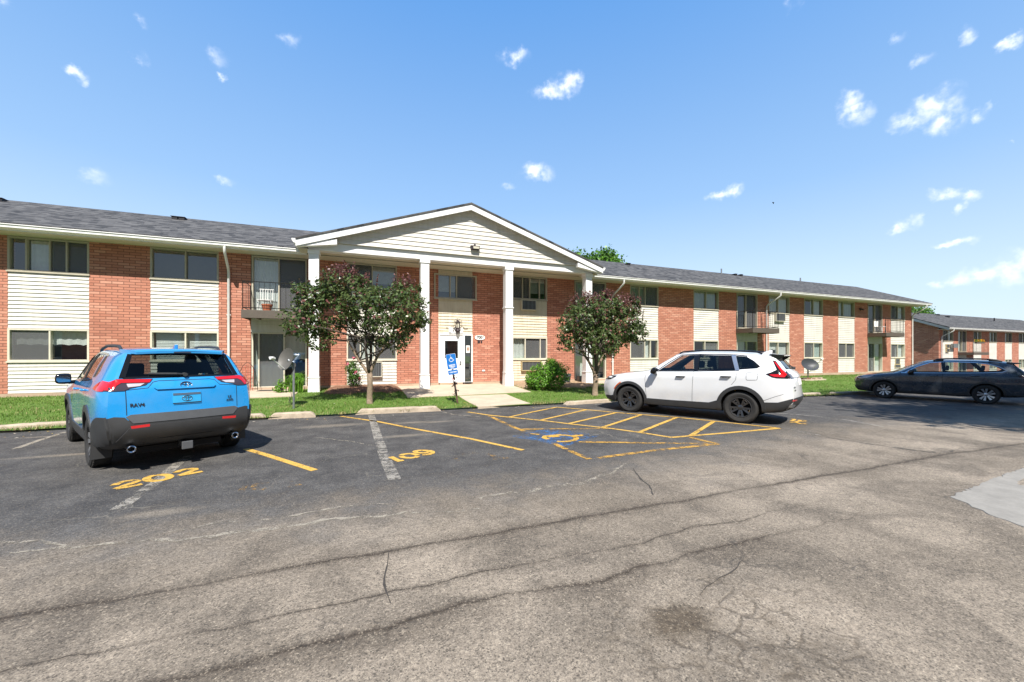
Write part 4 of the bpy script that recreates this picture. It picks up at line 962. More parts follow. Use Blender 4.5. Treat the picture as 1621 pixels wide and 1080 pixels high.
def limb(mb, p0, p1, r0, r1, rg, bend=.12, n=6):
    p0, p1 = Vector(p0), Vector(p1); L_ = (p1-p0).length; pts = []
    o = Vector(rg.normal(0, 1, 3)); o = o*bend*L_
    for i in range(n+1):
        t = i/n; pts.append(p0.lerp(p1, t)+o*math.sin(t*math.pi)*.5+Vector(rg.normal(0, .012, 3))*L_*.3)
    mb.tube(pts, [r0+(r1-r0)*i/n for i in range(n+1)], 9); return pts
def front_tree(label, base, H, blobs, fork_z, seed, trunk_r, ntw, lean=0.0):
    """small ornamental tree: forked trunk, dark glossy crown, purple-red shoots along the top"""
    rg = np.random.default_rng(seed); x, y = base; z0 = lawn(x, y)-.03
    t = thing('ornamental_tree', label, 'tree', (x, y, z0), 0, 'small trees in the front lawn')
    tk = MB(); fz = fork_z
    pts = [(0, 0, 0), (.01, 0, .04), (.0, .01, .25), (.015+lean*.3, 0, fz*.6), (lean*.6, .01, fz)]
    tk.tube(pts, [trunk_r*1.45, trunk_r*1.12, trunk_r, trunk_r*.93, trunk_r*.98], 14)
    ends = []
    tips = MB()
    mains = [(-.62, .1, fz+.95), (.55, -.12, fz+.95), (.08, .35, fz+1.15), (-.12, -.45, fz+1.0)]
    for i, m in enumerate(mains):
        p = limb(tk if i < 2 else tips, (lean*.6, 0, fz-.06), m, trunk_r*.62, trunk_r*.30, rg, .10); ends.append(p[-1])
        for k in range(7):
            an = rg.uniform(0, 6.28); c = blobs[rg.integers(len(blobs))]
            e = Vector((c[0]+rg.normal(0, c[3]*.35), c[1]+rg.normal(0, c[4]*.35), c[2]+rg.normal(0, c[5]*.3)))
            limb(tips, p[rg.integers(3, 7)], e, trunk_r*.26, .008, rg, .15, 5)
    tk.obj('trunk', M['bark'], t, smooth=True, local=True); tips.obj('limbs', M['bark_dark'], t, smooth=True, local=True)
    # twigs of leaves clustered inside several uneven lobes
    Cn, O = [], []
    for k in range(ntw):
        c = blobs[rg.choice(len(blobs), p=np.array([b[6] for b in blobs])/sum(b[6] for b in blobs))]
        d = rg.normal(0, 1, 3); d /= np.linalg.norm(d); r = rg.uniform(.25, 1)**.45
        tw = np.array(c[:3])+d*np.array(c[3:6])*r
        ax = d+rg.normal(0, .5, 3); ax /= np.linalg.norm(ax); ln = rg.uniform(.10, .24)
        m = rg.integers(9, 19); s = rg.uniform(0, 1, m)[:, None]
        P_ = tw+ax*s*ln+rg.normal(0, .045, (m, 3)); Cn.append(P_); O.append(np.repeat(d[None], m, 0))
    Cn = np.concatenate(Cn); O = np.concatenate(O)
    zt = Cn[:, 2]
    V, mi = leaves(Cn, .098, [0, 1], [.87, .13], rg, .3, .62, O)
    nl = len(Cn)
    # upright shoots with red leaves
    Sh = []
    for k in range(int(ntw*.36)):
        c = blobs[rg.integers(len(blobs))]
        if c[2]+c[5] < H-.45: continue
        an = rg.uniform(0, 6.28); q = rg.uniform(0, .95)
        p = np.array([c[0]+c[3]*q*math.cos(an), c[1]+c[4]*q*math.sin(an), c[2]+c[5]*math.sqrt(1-q*q)*.92])
        ax = np.array([rg.normal(0, .22), rg.normal(0, .22), 1.0]); ln = rg.uniform(.10, .38)
        m = int(8+ln*44); s = np.linspace(0, 1, m)[:, None]
        Sh.append(p+ax*s*ln+rg.normal(0, .022, (m, 3)))
    Sh = np.concatenate(Sh); V2, _ = leaves(Sh, .062, [0], [1], rg, .1, .55)
    Vx = np.concatenate([V, V2]); mi = np.concatenate([mi, np.ones(len(Sh), int)])
    link('crown', raw_mesh('crown', Vx, nl+len(Sh), 6, [M['leaf_dark'], M['leaf_red']], mi), t, local=True)
    return t
b1 = GL(585, 639); s1 = .0190
def bl(px, py, rx, ry, s, cx, cz, dy, w, d=.85, q=.9): return ((px-cx)*s*(1 if s < .02 else 1.08), dy, (cz-py+7)*s, rx*s*q, rx*s*d, ry*s*.80, w)
B1 = [bl(*q[:4], s1, 585, 638, q[4], q[5]) for q in ((524, 498, 46, 38, .1, 1.1), (492, 518, 26, 28, -.2, .5), (560, 470, 60, 34, .2, 1.1), (600, 495, 62, 40, -.5, 1.2), (645, 495, 38, 44, .1, 1.0), (664, 502, 15, 22, -.1, .3), (610, 530, 48, 26, .2, .7), (628, 545, 20, 18, -.4, .25), (515, 545, 20, 14, 0, .25), (580, 500, 50, 40, .9, .8), (548, 452, 36, 20, 0, .5), (640, 462, 26, 18, 0, .3), (500, 475, 26, 24, .1, .4))]
front_tree('wide dark-leaved tree with red tips, left of the entrance path', b1, 4.1, B1, .98, 21, .085, 940)
b2_ = GL(942, 626); s2 = .0226
B2 = [bl(*q[:4], s2, 942, 626, q[4], q[5]) for q in ((920, 510, 40, 34, 0, 1.1), (955, 500, 40, 34, .2, 1.1), (990, 515, 40, 34, -.1, 1.1), (1012, 525, 22, 20, 0, .5), (900, 530, 24, 20, -.1, .5), (940, 545, 36, 24, -.4, .8), (975, 540, 38, 24, .2, .8), (955, 515, 40, 36, .8, .8), (965, 485, 32, 18, 0, .5), (1005, 488, 22, 16, 0, .35), (925, 490, 24, 16, 0, .3), (890, 552, 10, 9, 0, .12))]
front_tree('round dark-leaved tree with red tips standing beside the nose of the white SUV', b2_, 3.65, B2, .80, 33, .10, 900, .05)

def bush(name, label, base, H, W, nl, size, mats, probs, seed, blobs=None, stems=9, ground=None):
    rg = np.random.default_rng(seed); x, y = base; z0 = (ground if ground is not None else lawn(x, y)-.02)
    t = thing(name, label, 'shrub', (x, y, z0)); st = MB()
    for k in range(stems):
        an = rg.uniform(0, 6.28); r = rg.uniform(.1, .8)*W*.45; limb(st, (rg.normal(0, .05), rg.normal(0, .05), 0), (r*math.cos(an), r*math.sin(an), H*rg.uniform(.5, .9)), .014, .004, rg)
    st.obj('stems', M['bark_dark'], t, smooth=True, local=True)
    C_, O = [], []; blobs = blobs or [(0, 0, .5, .5, .5, .48)]
    while len(C_) < nl//10:
        b = blobs[rg.integers(len(blobs))]; d = rg.normal(0, 1, 3); d /= np.linalg.norm(d); r = rg.uniform(.2, 1)**.4
        p = np.array([b[0]*W, b[1]*W, b[2]*H])+d*r*np.array([b[3]*W, b[4]*W, b[5]*H])
        if p[2] < .05: continue
        C_.append(p+rg.normal(0, .05, (10, 3))); O.append(np.repeat(d[None], 10, 0))
    C_ = np.concatenate(C_); O = np.concatenate(O)
    V, mi = leaves(C_, size, mats, probs, rg, .3, .6, O)
    link('foliage', raw_mesh('foliage', V, len(C_), 6, mats, mi), t, local=True); return t, rg
BB = [(-.22, -.1, .42, .28, .3, .42), (.05, .0, .60, .30, .32, .40), (.27, .05, .50, .24, .3, .40), (-.32, -.05, .30, .17, .2, .28), (.02, -.15, .4, .3, .3, .36), (.14, .05, .74, .14, .16, .25)]
bush('round_shrub', 'bright green leafy shrub in the sandy bed right of the portico column', GL(866, 616), 1.22, 1.95, 8500, .07, [M['leaf_bush'], M['leaf_tree']], [.85, .15], 5, BB)
t, rg = bush('rose_bush', 'rose bush with a few pink flowers against the wall behind the left front tree', (-.15, 16.3), 1.0, .66, 1600, .06, [M['leaf_tree'], M['leaf_dark']], [.8, .2], 8, [(0, 0, .5, .45, .45, .5), (-.1, 0, .75, .3, .3, .25), (.1, 0, .35, .4, .4, .3)], ground=.33)
for (dx, dz) in ((.08, .58), (.03, 1.12), (-.2, .9), (.22, .35)):
    C_ = np.array([[dx, -.32, dz]])+rg.normal(0, .028, (26, 3)); V, _ = leaves(C_, .06, [0], [1], rg, 0, .8); link('rose_flower', raw_mesh('rose_flower', V, 26, 6, [M['petal']]), t, local=True)
# daylily clump: arching strap leaves
def lily(label, base, n, H, seed):
    rg = np.random.default_rng(seed); x, y = base; t = thing('daylily_clump', label, 'plant', (x, y, .2)); mb = MB()
    for k in range(n):
        an = rg.uniform(0, 6.28); h = H*rg.uniform(.6, 1.05); out = rg.uniform(.15, .55)*H; w = rg.uniform(.010, .017); bx, by = rg.normal(0, .10), rg.normal(0, .08)
        d = Vector((math.cos(an), math.sin(an), 0)); s = Vector((-d.y, d.x, 0)); vs = []
        for i in range(7):
            u = i/6; p = Vector((bx, by, 0))+d*out*u**1.6+Vector((0, 0, h*(math.sin(u*2.3)/math.sin(1.57) if u < 1 else .74)*.9)); ww = w*(1-u**3)
            vs += [p-s*ww, p+s*ww]
        mb.add(vs, [(2*i, 2*i+1, 2*i+3, 2*i+2) for i in range(6)])
    mb.obj('strap_leaves', M['leaf_lily'], t, smooth=True, local=True); return t
lily('clump of bright green arching strap leaves at the foot of the leftmost portico column', (-2.02, 15.75), 230, .78, 3)
bush('low_plant', 'small leafy plant between the grey satellite dish pole and the strap-leaved clump', (-2.45, 15.65), .5, .42, 500, .06, [M['leaf_bush'], M['leaf_lily']], [.6, .4], 14, ground=.2)
bush('wall_shrub', 'sprawling twiggy shrub half hidden behind the tail of the white SUV', (WX(1232, 16.5), 16.5), 1.25, .8, 420, .09, [M['leaf_bush'], M['leaf_lily']], [.6, .4], 17, ground=.15)
# large trees: tall crowns showing over the roofs, and the shade trees beside the drive
def big_tree(label, base, H, blobs, seed, leafsize, nl, zg=-.3, trunk=.32, group=None, fork=.45):
    rg = np.random.default_rng(seed); t = thing('broadleaf_tree', label, 'tree', (*base, zg), 0, group); tk = MB()
    limb(tk, (0, 0, 0), (0, 0, H*fork), trunk, trunk*.6, rg, .03)
    for b in blobs: limb(tk, (0, 0, H*fork*rg.uniform(.75, 1)), (b[0], b[1], b[2]), trunk*.4, .03, rg, .12)
    tk.obj('trunk', M['bark'], t, smooth=True, local=True)
    w = np.array([b[3]**2 for b in blobs]); w = w/w.sum(); C_, O = [], []
    for k in range(nl//16):
        b = blobs[rg.choice(len(blobs), p=w)]; d = rg.normal(0, 1, 3); d /= np.linalg.norm(d); r = rg.uniform(.2, 1)**.4
        C_.append(np.array(b[:3])+d*r*b[3]*np.array([1, 1, b[4]])+rg.normal(0, leafsize*1.3, (16, 3))); O.append(np.repeat(d[None], 16, 0))
    C_ = np.concatenate(C_); O = np.concatenate(O); V, mi = leaves(C_, leafsize, [0, 1], [.8, .2], rg, .3, .65, O)
    link('crown', raw_mesh('crown', V, len(C_), 6, [M['leaf_tree'], M['leaf_bush']], mi), t, local=True); return t
def ring(cx, cz, rx, rz, n, r0, rg): return [(rg.normal(0, rx*.55), rg.normal(0, rx*.5), cz+rg.uniform(-rz, rz*.8), r0*rg.uniform(.7, 1.2), .8) for _ in range(n)]
rg = np.random.default_rng(91)
tx = WX(948, 40)
big_tree('tall broad green tree behind the roof just right of the portico gable', (tx, 40), 14.3, [(-1.2, 0, 11.6, 1.7, .8), (.4, 0, 12.6, 1.7, .8), (1.7, 0, 12.0, 1.6, .8), (-.3, .8, 10.4, 2.4, .8), (2.2, 0, 10.4, 1.8, .8), (-2.4, 0, 12.2, .9, .9), (0, -.6, 9.2, 2.6, .8), (.6, 0, 13.4, .8, .9), (-2.9, 0, 12.6, .9, .9), (1.5, 0, 13.1, .7, .8)], 61, .34, 20000, group=None)
tx = WX(1452, 60)
big_tree('dark green tree seen in the gap between the two brick buildings', (tx, 60), 15.5, [(0, 0, 12.5, 3.0, .8), (2.4, 0, 11.2, 2.4, .8), (-2, 0, 11.5, 2.6, .8), (1.6, 0, 13.6, 1.5, .8), (3.6, 0, 12.6, 1.3, .7), (0, 0, 9.5, 3.4, .8)], 62, .45, 9000)
for k, (bx, by, H, sd) in enumerate(((16.6, -3.2, 13.5, 71), (23.5, -2.4, 15.5, 72), (31, -3.5, 15, 73))):
    r_ = np.random.default_rng(sd); bs = [(r_.normal(0, 2.3), r_.normal(0, 1.9), r_.uniform(.48, .93)*H, r_.uniform(1.0, 1.9), .75) for _ in range(17)]
    big_tree('tall shade tree beside the drive, outside the right edge of the photo', (bx, by), H, bs, sd,   .30, 15000, -.25, .26, 'shade trees beside the drive', .42)

# ------------------------------------------------------------------ small things
# leaning accessible-parking sign on a rusty post
px, py = GL(724.5, 639); zb = lawn(px, py)
sg = thing('parking_sign', 'leaning blue wheelchair parking sign on a thin rusty post in front of the entrance', 'sign', (px, py, zb), YAW*-.15)
TL = Matrix.Rotation(R(-8.5), 4, 'Y')
def tilt(mb): mb.v = [tuple(TL @ Vector(p)) for p in mb.v]; return mb
mb = MB(); mb.box(-.028, .028, -.012, .0, -.1, 1.52); mb.box(-.028, -.016, .0, .02, -.1, 1.52); mb.box(.016, .028, .0, .02, -.1, 1.52); tilt(mb).obj('post', M['rust'], sg, local=True)
def plate(w, h, r, zc, mat, name, parent):
    mb = MB(); pl = []
    for (cx, cz, a0) in ((w-r, h-r, 0), (-w+r, h-r, 90), (-w+r, -h+r, 180), (w-r, -h+r, 270)): pl += [(cx+r*math.cos(R(a0+k*22.5)), zc+cz+r*math.sin(R(a0+k*22.5))) for k in range(5)]
    mb.prism(pl, 'y', -.020, -.014); e = MB(); e.prism([(p[0]*.965, zc+(p[1]-zc)*.975) for p in pl], 'y', -.0215, -.0203); 
    o = tilt(mb).obj(name, M['signwhite'], parent, local=True); tilt(e).obj('sign_face', mat, o, local=True); return o
p1 = plate(.152, .235, .03, 1.315, M['signblue'], 'sign_plate', sg)
q = MB(); 
def flat_text(mb, body, size, x, z, y, bold=0): v, f_ = text_geo(body, size, bold); mb.add([(x+p[0], y, z+p[1]) for p in v], f_)
for i, w in enumerate(('RESERVED', 'PARKING', 'ONLY')): flat_text(q, w, .043, 0, 1.205-.045*i, -.023, .002)
def bar(mb, pts, r): 
    for a, b in zip(pts, pts[1:]): mb.tube([(a[0], -.0235, a[1]), (b[0], -.0235, b[1])], r, 6)
bar(q, [(-.012, 1.505), (-.012, 1.495)], .017); bar(q, [(-.012, 1.47), (-.008, 1.40), (.04, 1.40), (.06, 1.345), (.08, 1.35)], .0095); bar(q, [(-.01, 1.44), (.03, 1.44)], .008)
bar(q, [(-.03+.0, 1.415)]+[( -.003+.062*math.cos(R(t_)), 1.365+.055*math.sin(R(t_))) for t_ in range(130, 371, 20)], .0085)
tilt(q).obj('lettering', M['signwhite'], p1, local=True)
p2 = plate(.155, .07, .02, .985, M['signblue'], 'fine_plate', sg); q = MB(); flat_text(q, '$250 FINE', .052, 0, .985, -.023, .002); tilt(q).obj('lettering', M['signwhite'], p2, local=True)
# wind-torn ornament tied to the post
rg = np.random.default_rng(4)
tt = thing('torn_ornament', 'torn dark and red cloth ornament tied to the rusty sign post', 'ornament', (px-.13, py-.05, zb+.72))
for k, (dx, dz, m, s_) in enumerate(((.02, .10, 'bronze', .10), (-.03, .0, 'petal', .07), (.02, -.1, 'bronze', .09), (.07, -.28, 'black', .08), (.03, -.40, 'black', .06), (.0, .03, 'signwhite', .06))):
    C_ = np.array([[dx, 0, dz]])+rg.normal(0, .035, (9, 3)); V, _ = leaves(C_, s_, [0], [1], rg, -.3, .7); link('rag', raw_mesh('rag', V, 9, 6, [M[m]]), tt, local=True)
# satellite dishes
def dish(label, base, zb, polelen, center_up, normal, rx, ry, mat, arm_dir, cable=True):
    t = thing('satellite_dish', label, 'satellite dish', (*base, zb)); n = Vector(normal).normalized(); u = n.cross(Vector((0, 0, 1))).normalized(); v = u.cross(n)
    c = Vector(center_up); mb = MB(); vs, fs = [], []; nr, na = 6, 32
    for side, off in ((0, 0), (1, -.012)):
        for i in range(nr+1):
            r = i/nr
            for k in range(na): a = 2*math.pi*k/na; p = c+u*(rx*r*math.cos(a))+v*(ry*r*math.sin(a))+n*(.11*r*r*rx/.3-.03+off); vs.append(p)
    for sd in (0, 1):
        o = sd*(nr+1)*na
        for i in range(nr):
            for k in range(na): q_ = (o+i*na+k, o+i*na+(k+1) % na, o+(i+1)*na+(k+1) % na, o+(i+1)*na+k); fs.append(q_ if sd == 0 else q_[::-1])
    o2 = (nr+1)*na
    for k in range(na): fs.append((nr*na+k, nr*na+(k+1) % na, o2+nr*na+(k+1) % na, o2+nr*na+k))
    mb.add(vs, fs); mb.obj('reflector', mat, t, smooth=True, angle=50, local=True)
    mb = MB(); mb.tube([(0, 0, -.1), (0, 0, polelen)], .03, 10); mb.obj('pole', M['galv'], t, smooth=True, angle=50, local=True)
    mb = MB(); top = Vector((0, 0, polelen)); mb.tube([top, top.lerp(c-n*.05, .5), c-n*.03], .04, 8); mb.tube([top+Vector((0, 0, -.06)), top+Vector((0, 0, .05))], .045, 10)
    mb.obj('bracket', M['galv'], t, smooth=True, angle=50, local=True)
    low = c-v*ry*.85; tip = c+n*(.62*rx/.3)-v*ry*.35; mb = MB(); mb.tube([top, low+n*.02, tip], .014, 6); d = (c-tip).normalized()
    mb.tube([tip-d*.05, tip+d*.09], .035, 8); mb.tube([tip+u*.07+Vector((0, 0, .02)), tip-u*.07+Vector((0, 0, .02))], .028, 8); mb.obj('feed_arm', M['gutter'], t, smooth=True, angle=50, local=True)
    return t
bx, by = GL(465, 647)
t = dish('grey satellite dish on a steel pole at the kerb, beside the blue SUV, facing left', (bx, by), lawn(bx, by), 1.22, (-.16, .02, 1.36), (-.55, -.75, .28), .24, .32, M['dishgrey'], 0)
mb = MB(); rr = np.random.default_rng(2); mb.tube([(-.01, -.03, 1.1), (-.10, -.03, .7), (-.05, -.03, .35), (-.09, -.04, .22), (-.03, -.05, .1), (-.11, -.04, .18), (-.10, -.03, .34)], .008, 5); mb.obj('cable', M['black'], t, smooth=True, local=True)
bx, by = GL(1279, 601)
bx, by = WX(1279, 15.2), 15.2
t = dish('oval dark satellite dish on a short bent pole near the wall behind the white SUV', (bx, by), .1, .42, (-.15, -.12, .85), (-.30, -.82, .48), .50, .40, M['dishdark'], 0)
mb = MB(); mb.box(-1.0, .9, -.45, .55, -.05, .07); mb.obj('concrete_base', M['concrete'], t, local=True, bevel=.01)
for k, (dx, dy) in enumerate(((-.7, -.2), (-.45, -.25), (.1, -.3), (.65, -.25))):
    mb = MB(); mb.box(-.14, .14, -.09, .09, 0, .09); o = mb.obj('paving_brick', [M['brown'], M['mulch'], M['foundation'], M['kerbstone']][k], bevel=.008)
    o.location = (bx+dx, by+dy, .172); o.rotation_euler = (0, 0, random.uniform(-.4, .4))
    tag(o, ('dark loose brick at the left end of the slab under the oval dish', 'reddish loose brick on the slab left of the oval dish pole', 'pale loose brick on the slab just right of the oval dish pole', 'rough grey loose brick at the right end of the slab under the oval dish')[k], 'brick', 'loose bricks round the oval dish')
# pots
def pot(label, loc, r, h, mat, group=None, soil=True):
    t = thing('plant_pot', label, 'plant pot', loc, 0, group); mb = MB(); mb.lathe([(0, 0), (r*.70, 0), (r*.93, h*.80), (r, h*.80), (r*1.02, h), (r*.9, h), (r*.86, h*.86), (0, h*.86)], 24); mb.obj('pot', mat, t, smooth=True, angle=35, local=True)
    mb = MB(); mb.lathe([(0, h*.875), (r*.85, h*.87)], 18); mb.obj('soil', M['mulch'], t, local=True); return t
pot('terracotta pot on the brown balcony left of the portico', (WX(422.5, 16.35), 16.35, 3.12), .17, .26, M['terracotta'])
pot('grey planter standing on the ground behind the bright green shrub', (WX(897.5, 16.2), 16.2, .27), .20, .42, M['greypot'])
# folded white chair behind the pot
t = thing('balcony_chair', 'pale metal chair standing behind the terracotta pot on the balcony', 'chair', (WX(420, 16.75), 16.75, 3.12)); mb = MB()
for dx in (-.22, .22):
    for dy in (-.18, .18): mb.tube([(dx, dy, 0), (dx*.9, dy, .43)], .013, 6)
mb.obj('legs', M['gutter'], t, local=True); mb = MB(); mb.box(-.23, .23, -.2, .2, .43, .455); mb.obj('seat', M['gutter'], t, local=True); mb = MB()
for k in range(6): mb.tube([(-.2+.08*k, .19, .45), (-.2+.08*k, .24, .88)], .011, 6)
mb.tube([(-.23, .24, .88), (.23, .24, .88)], .015, 6); mb.obj('backrest', M['gutter'], t, local=True)
# wire trellis rings by the patio door
t = thing('wire_trellis', 'red wire trellis leaning on the brick by the patio door behind the blue SUV', 'trellis', (WX(392, 16.7), 16.7, .27)); mb = MB()
for k in range(5): x_ = -.16+.08*k; mb.tube([(x_, 0, 0), (x_, .06, .95-abs(k-2)*.05)], .007, 5)
for k in range(7): z_ = .1+.13*k; mb.tube([(-.18, z_*.06, z_), (.18, z_*.06, z_)], .006, 5)
mb.obj('red_wires', M['wire'], t, local=True); mb = MB(); mb.tube([(-.30+.28*(1-math.cos(a))*1.1, -.05, 1.0*math.sin(a)+.02) for a in [i*math.pi/14 for i in range(15)]], .009, 6); mb.obj('wire_hoop', M['iron'], t, local=True)
mb = MB(); mb.box(WX(408, 16.6), WX(448, 16.6), 16.3, 16.85, .271, .283); tag(mb.obj('door_mat', M['iron'], bevel=.003), 'dark mat lying on the patio slab before the lower sliding door', 'door mat')
mb = MB(); mb.box(-.35, .35, -.13, .13, 0, .26); o = mb.obj('storage_box', M['greypot'], bevel=.015); o.location = (WX(925, 16.7), 16.7, .285); tag(o, 'low dark box by the patio door behind the right front tree', 'box')
# things on the far balcony
bxl = panels[13][0]
for k, (dx, dz, lab) in enumerate(((.35, .0, 'white plastic chair at the left end of the far right balcony'),)):
    t = thing('garden_chair', lab, 'chair', (bxl+dx, 16.55, 3.125)); mb = MB()
    for a_ in (-.2, .2):
        for c_ in (-.2, .2): mb.tube([(a_*1.15, c_*1.15, 0), (a_, c_, .42)], .022, 6)
    mb.obj('legs', M['gutter'], t, local=True); mb = MB(); mb.box(-.24, .24, -.24, .24, .42, .45); mb.obj('seat', M['gutter'], t, local=True); mb = MB(); mb.prism([(-.22, .45), (.22, .45), (.25, .85), (-.25, .85)], 'y', .22, .25); mb.obj('backrest', M['gutter'], t, local=True)
# flower box on the distant balcony
fx = WX(1548, 19.2); t = thing('flower_box', 'box of orange and yellow flowers on the rail of the distant balcony', 'flower box', (fx, 19.1, 2.83)); mb = MB(); mb.box(-.7, .7, -.09, .09, -.16, 0); mb.obj('box', M['brown'], t, local=True)
rg = np.random.default_rng(6); C_ = np.stack([rg.uniform(-.75, .75, 240), rg.uniform(-.12, .12, 240), rg.uniform(-.05, .24, 240)], 1); V, mi = leaves(C_, .09, [0, 1], [.5, .5], rg, .2, .7); mi = np.where(C_[:, 0] > .3, 0, mi); link('flowers', raw_mesh('flowers', V, 240, 6, [M['petal_orange'], M['leaf_lily']], mi), t, local=True)
# bird gliding high over the roof
d = ray(1224, 321); k = 60/d[1]; t = thing('bird', 'small dark bird gliding in the empty sky above the right wing', 'bird', (d[0]*k, 60, HC+d[2]*k), .5); mb = MB()
mb.lathe([(0, -.2), (.05, -.12), (.07, 0), (.05, .12), (.03, .2), (0, .26)], 10, 0, Matrix.Rotation(R(90), 4, 'X')); mb.obj('body', M['black'], t, smooth=True, local=True)
for s in (-1, 1):
    mb = MB(); mb.prism([(0, .12), (s*.22, .17), (s*.48, .02), (s*.5, -.06), (s*.22, -.06), (0, -.12)], 'z', 0, .012); mb.v = [(x, y, z+.10*math.sin(min(1, abs(x)/.25)*1.57)-.9*max(0, abs(x)-.2)) for x, y, z in mb.v]; mb.obj('wing', M['black'], t, local=True)
# ------------------------------------------------------------------ cars
def pch(t, ys):
    """monotone cubic through ys at 0..n-1 sampled at t"""
    ys = np.asarray(ys, float); d = np.diff(ys, axis=0); m = np.zeros_like(ys)
    a, b = d[:-1], d[1:]; ok = a*b > 0; h = np.where(ok, 2*a*b/np.where(ok, a+b, 1), 0); m[1:-1] = h; m[0], m[-1] = d[0], d[-1]
    i = np.clip(np.floor(t).astype(int), 0, len(ys)-2); u = (t-i).reshape(-1, *([1]*(ys.ndim-1)))
    return ys[i]*(2*u**3-3*u**2+1)+m[i]*(u**3-2*u**2+u)+ys[i+1]*(-2*u**3+3*u**2)+m[i+1]*(u**3-u**2)
class Shell:
    def __init__(s, cols, bulge_f, bulge_r):
        s.C = np.array(cols, float); s.nc, s.nr = s.C.shape[:2]; s.bf, s.br = bulge_f, bulge_r
    def P(s, us, vs):
        A = pch(np.asarray(us, float), s.C)                        # (U, rows, 3)
        return pch(np.asarray(vs, float), A.transpose(1, 0, 2)).transpose(1, 0, 2)
    def build(s, su=7, sv=4, nb=9):
        us = np.linspace(0, s.nc-1, (s.nc-1)*su+1); vs = np.linspace(0, s.nr-1, (s.nr-1)*sv+1)
        G_ = s.P(us, vs); U, V = len(us), len(vs); vv, ff = [], []
        idx = {}
        for sd in (1, -1):
            for i in range(U):
                for j in range(V): idx[sd, i, j] = len(vv); p = G_[i, j]; vv.append((p[0], p[1]*sd, p[2]))
            for i in range(U-1):
                for j in range(V-1):
                    q = (idx[sd, i, j], idx[sd, i+1, j], idx[sd, i+1, j+1], idx[sd, i, j+1]); ff.append(q if sd == 1 else q[::-1])
        for i, bl_, fl in ((0, s.bf, 1), (U-1, s.br, -1)):          # rounded end faces
            ymax = max(G_[i, :, 1].max(), .01); grid = []
            for j in range(V):
                p = G_[i, j]; row = []
                for k in range(nb+1):
                    y = p[1]*(1-2*k/nb)
                    if k in (0, nb): row.append(idx[1 if k == 0 else -1, i, j])
                    else: row.append(len(vv)); vv.append((p[0]+fl*bl_*((p[1]/ymax)**2-(y/ymax)**2), y, p[2]))
                grid.append(row)
            for j in range(V-1):
                for k in range(nb): q = (grid[j][k], grid[j+1][k], grid[j+1][k+1], grid[j][k+1]); ff.append(q if fl == 1 else q[::-1])
        bm = bmesh.new(); bv = [bm.verts.new(p) for p in vv]
        for q in ff:
            try: bm.faces.new([bv[k] for k in q])
            except ValueError: pass
        bmesh.ops.remove_doubles(bm, verts=bm.verts, dist=.0008); bmesh.ops.dissolve_degenerate(bm, edges=bm.edges, dist=.0005)
        bmesh.ops.recalc_face_normals(bm, faces=bm.faces); s.bm = bm; s.bvh = BVHTree.FromBMesh(bm); return bm
AX = {'L': (0, 2, 1, 1), 'R': (0, 2, 1, -1), 'B': (1, 2, 0, -1), 'F': (1, 2, 0, 1), 'T': (0, 1, 2, 1)}
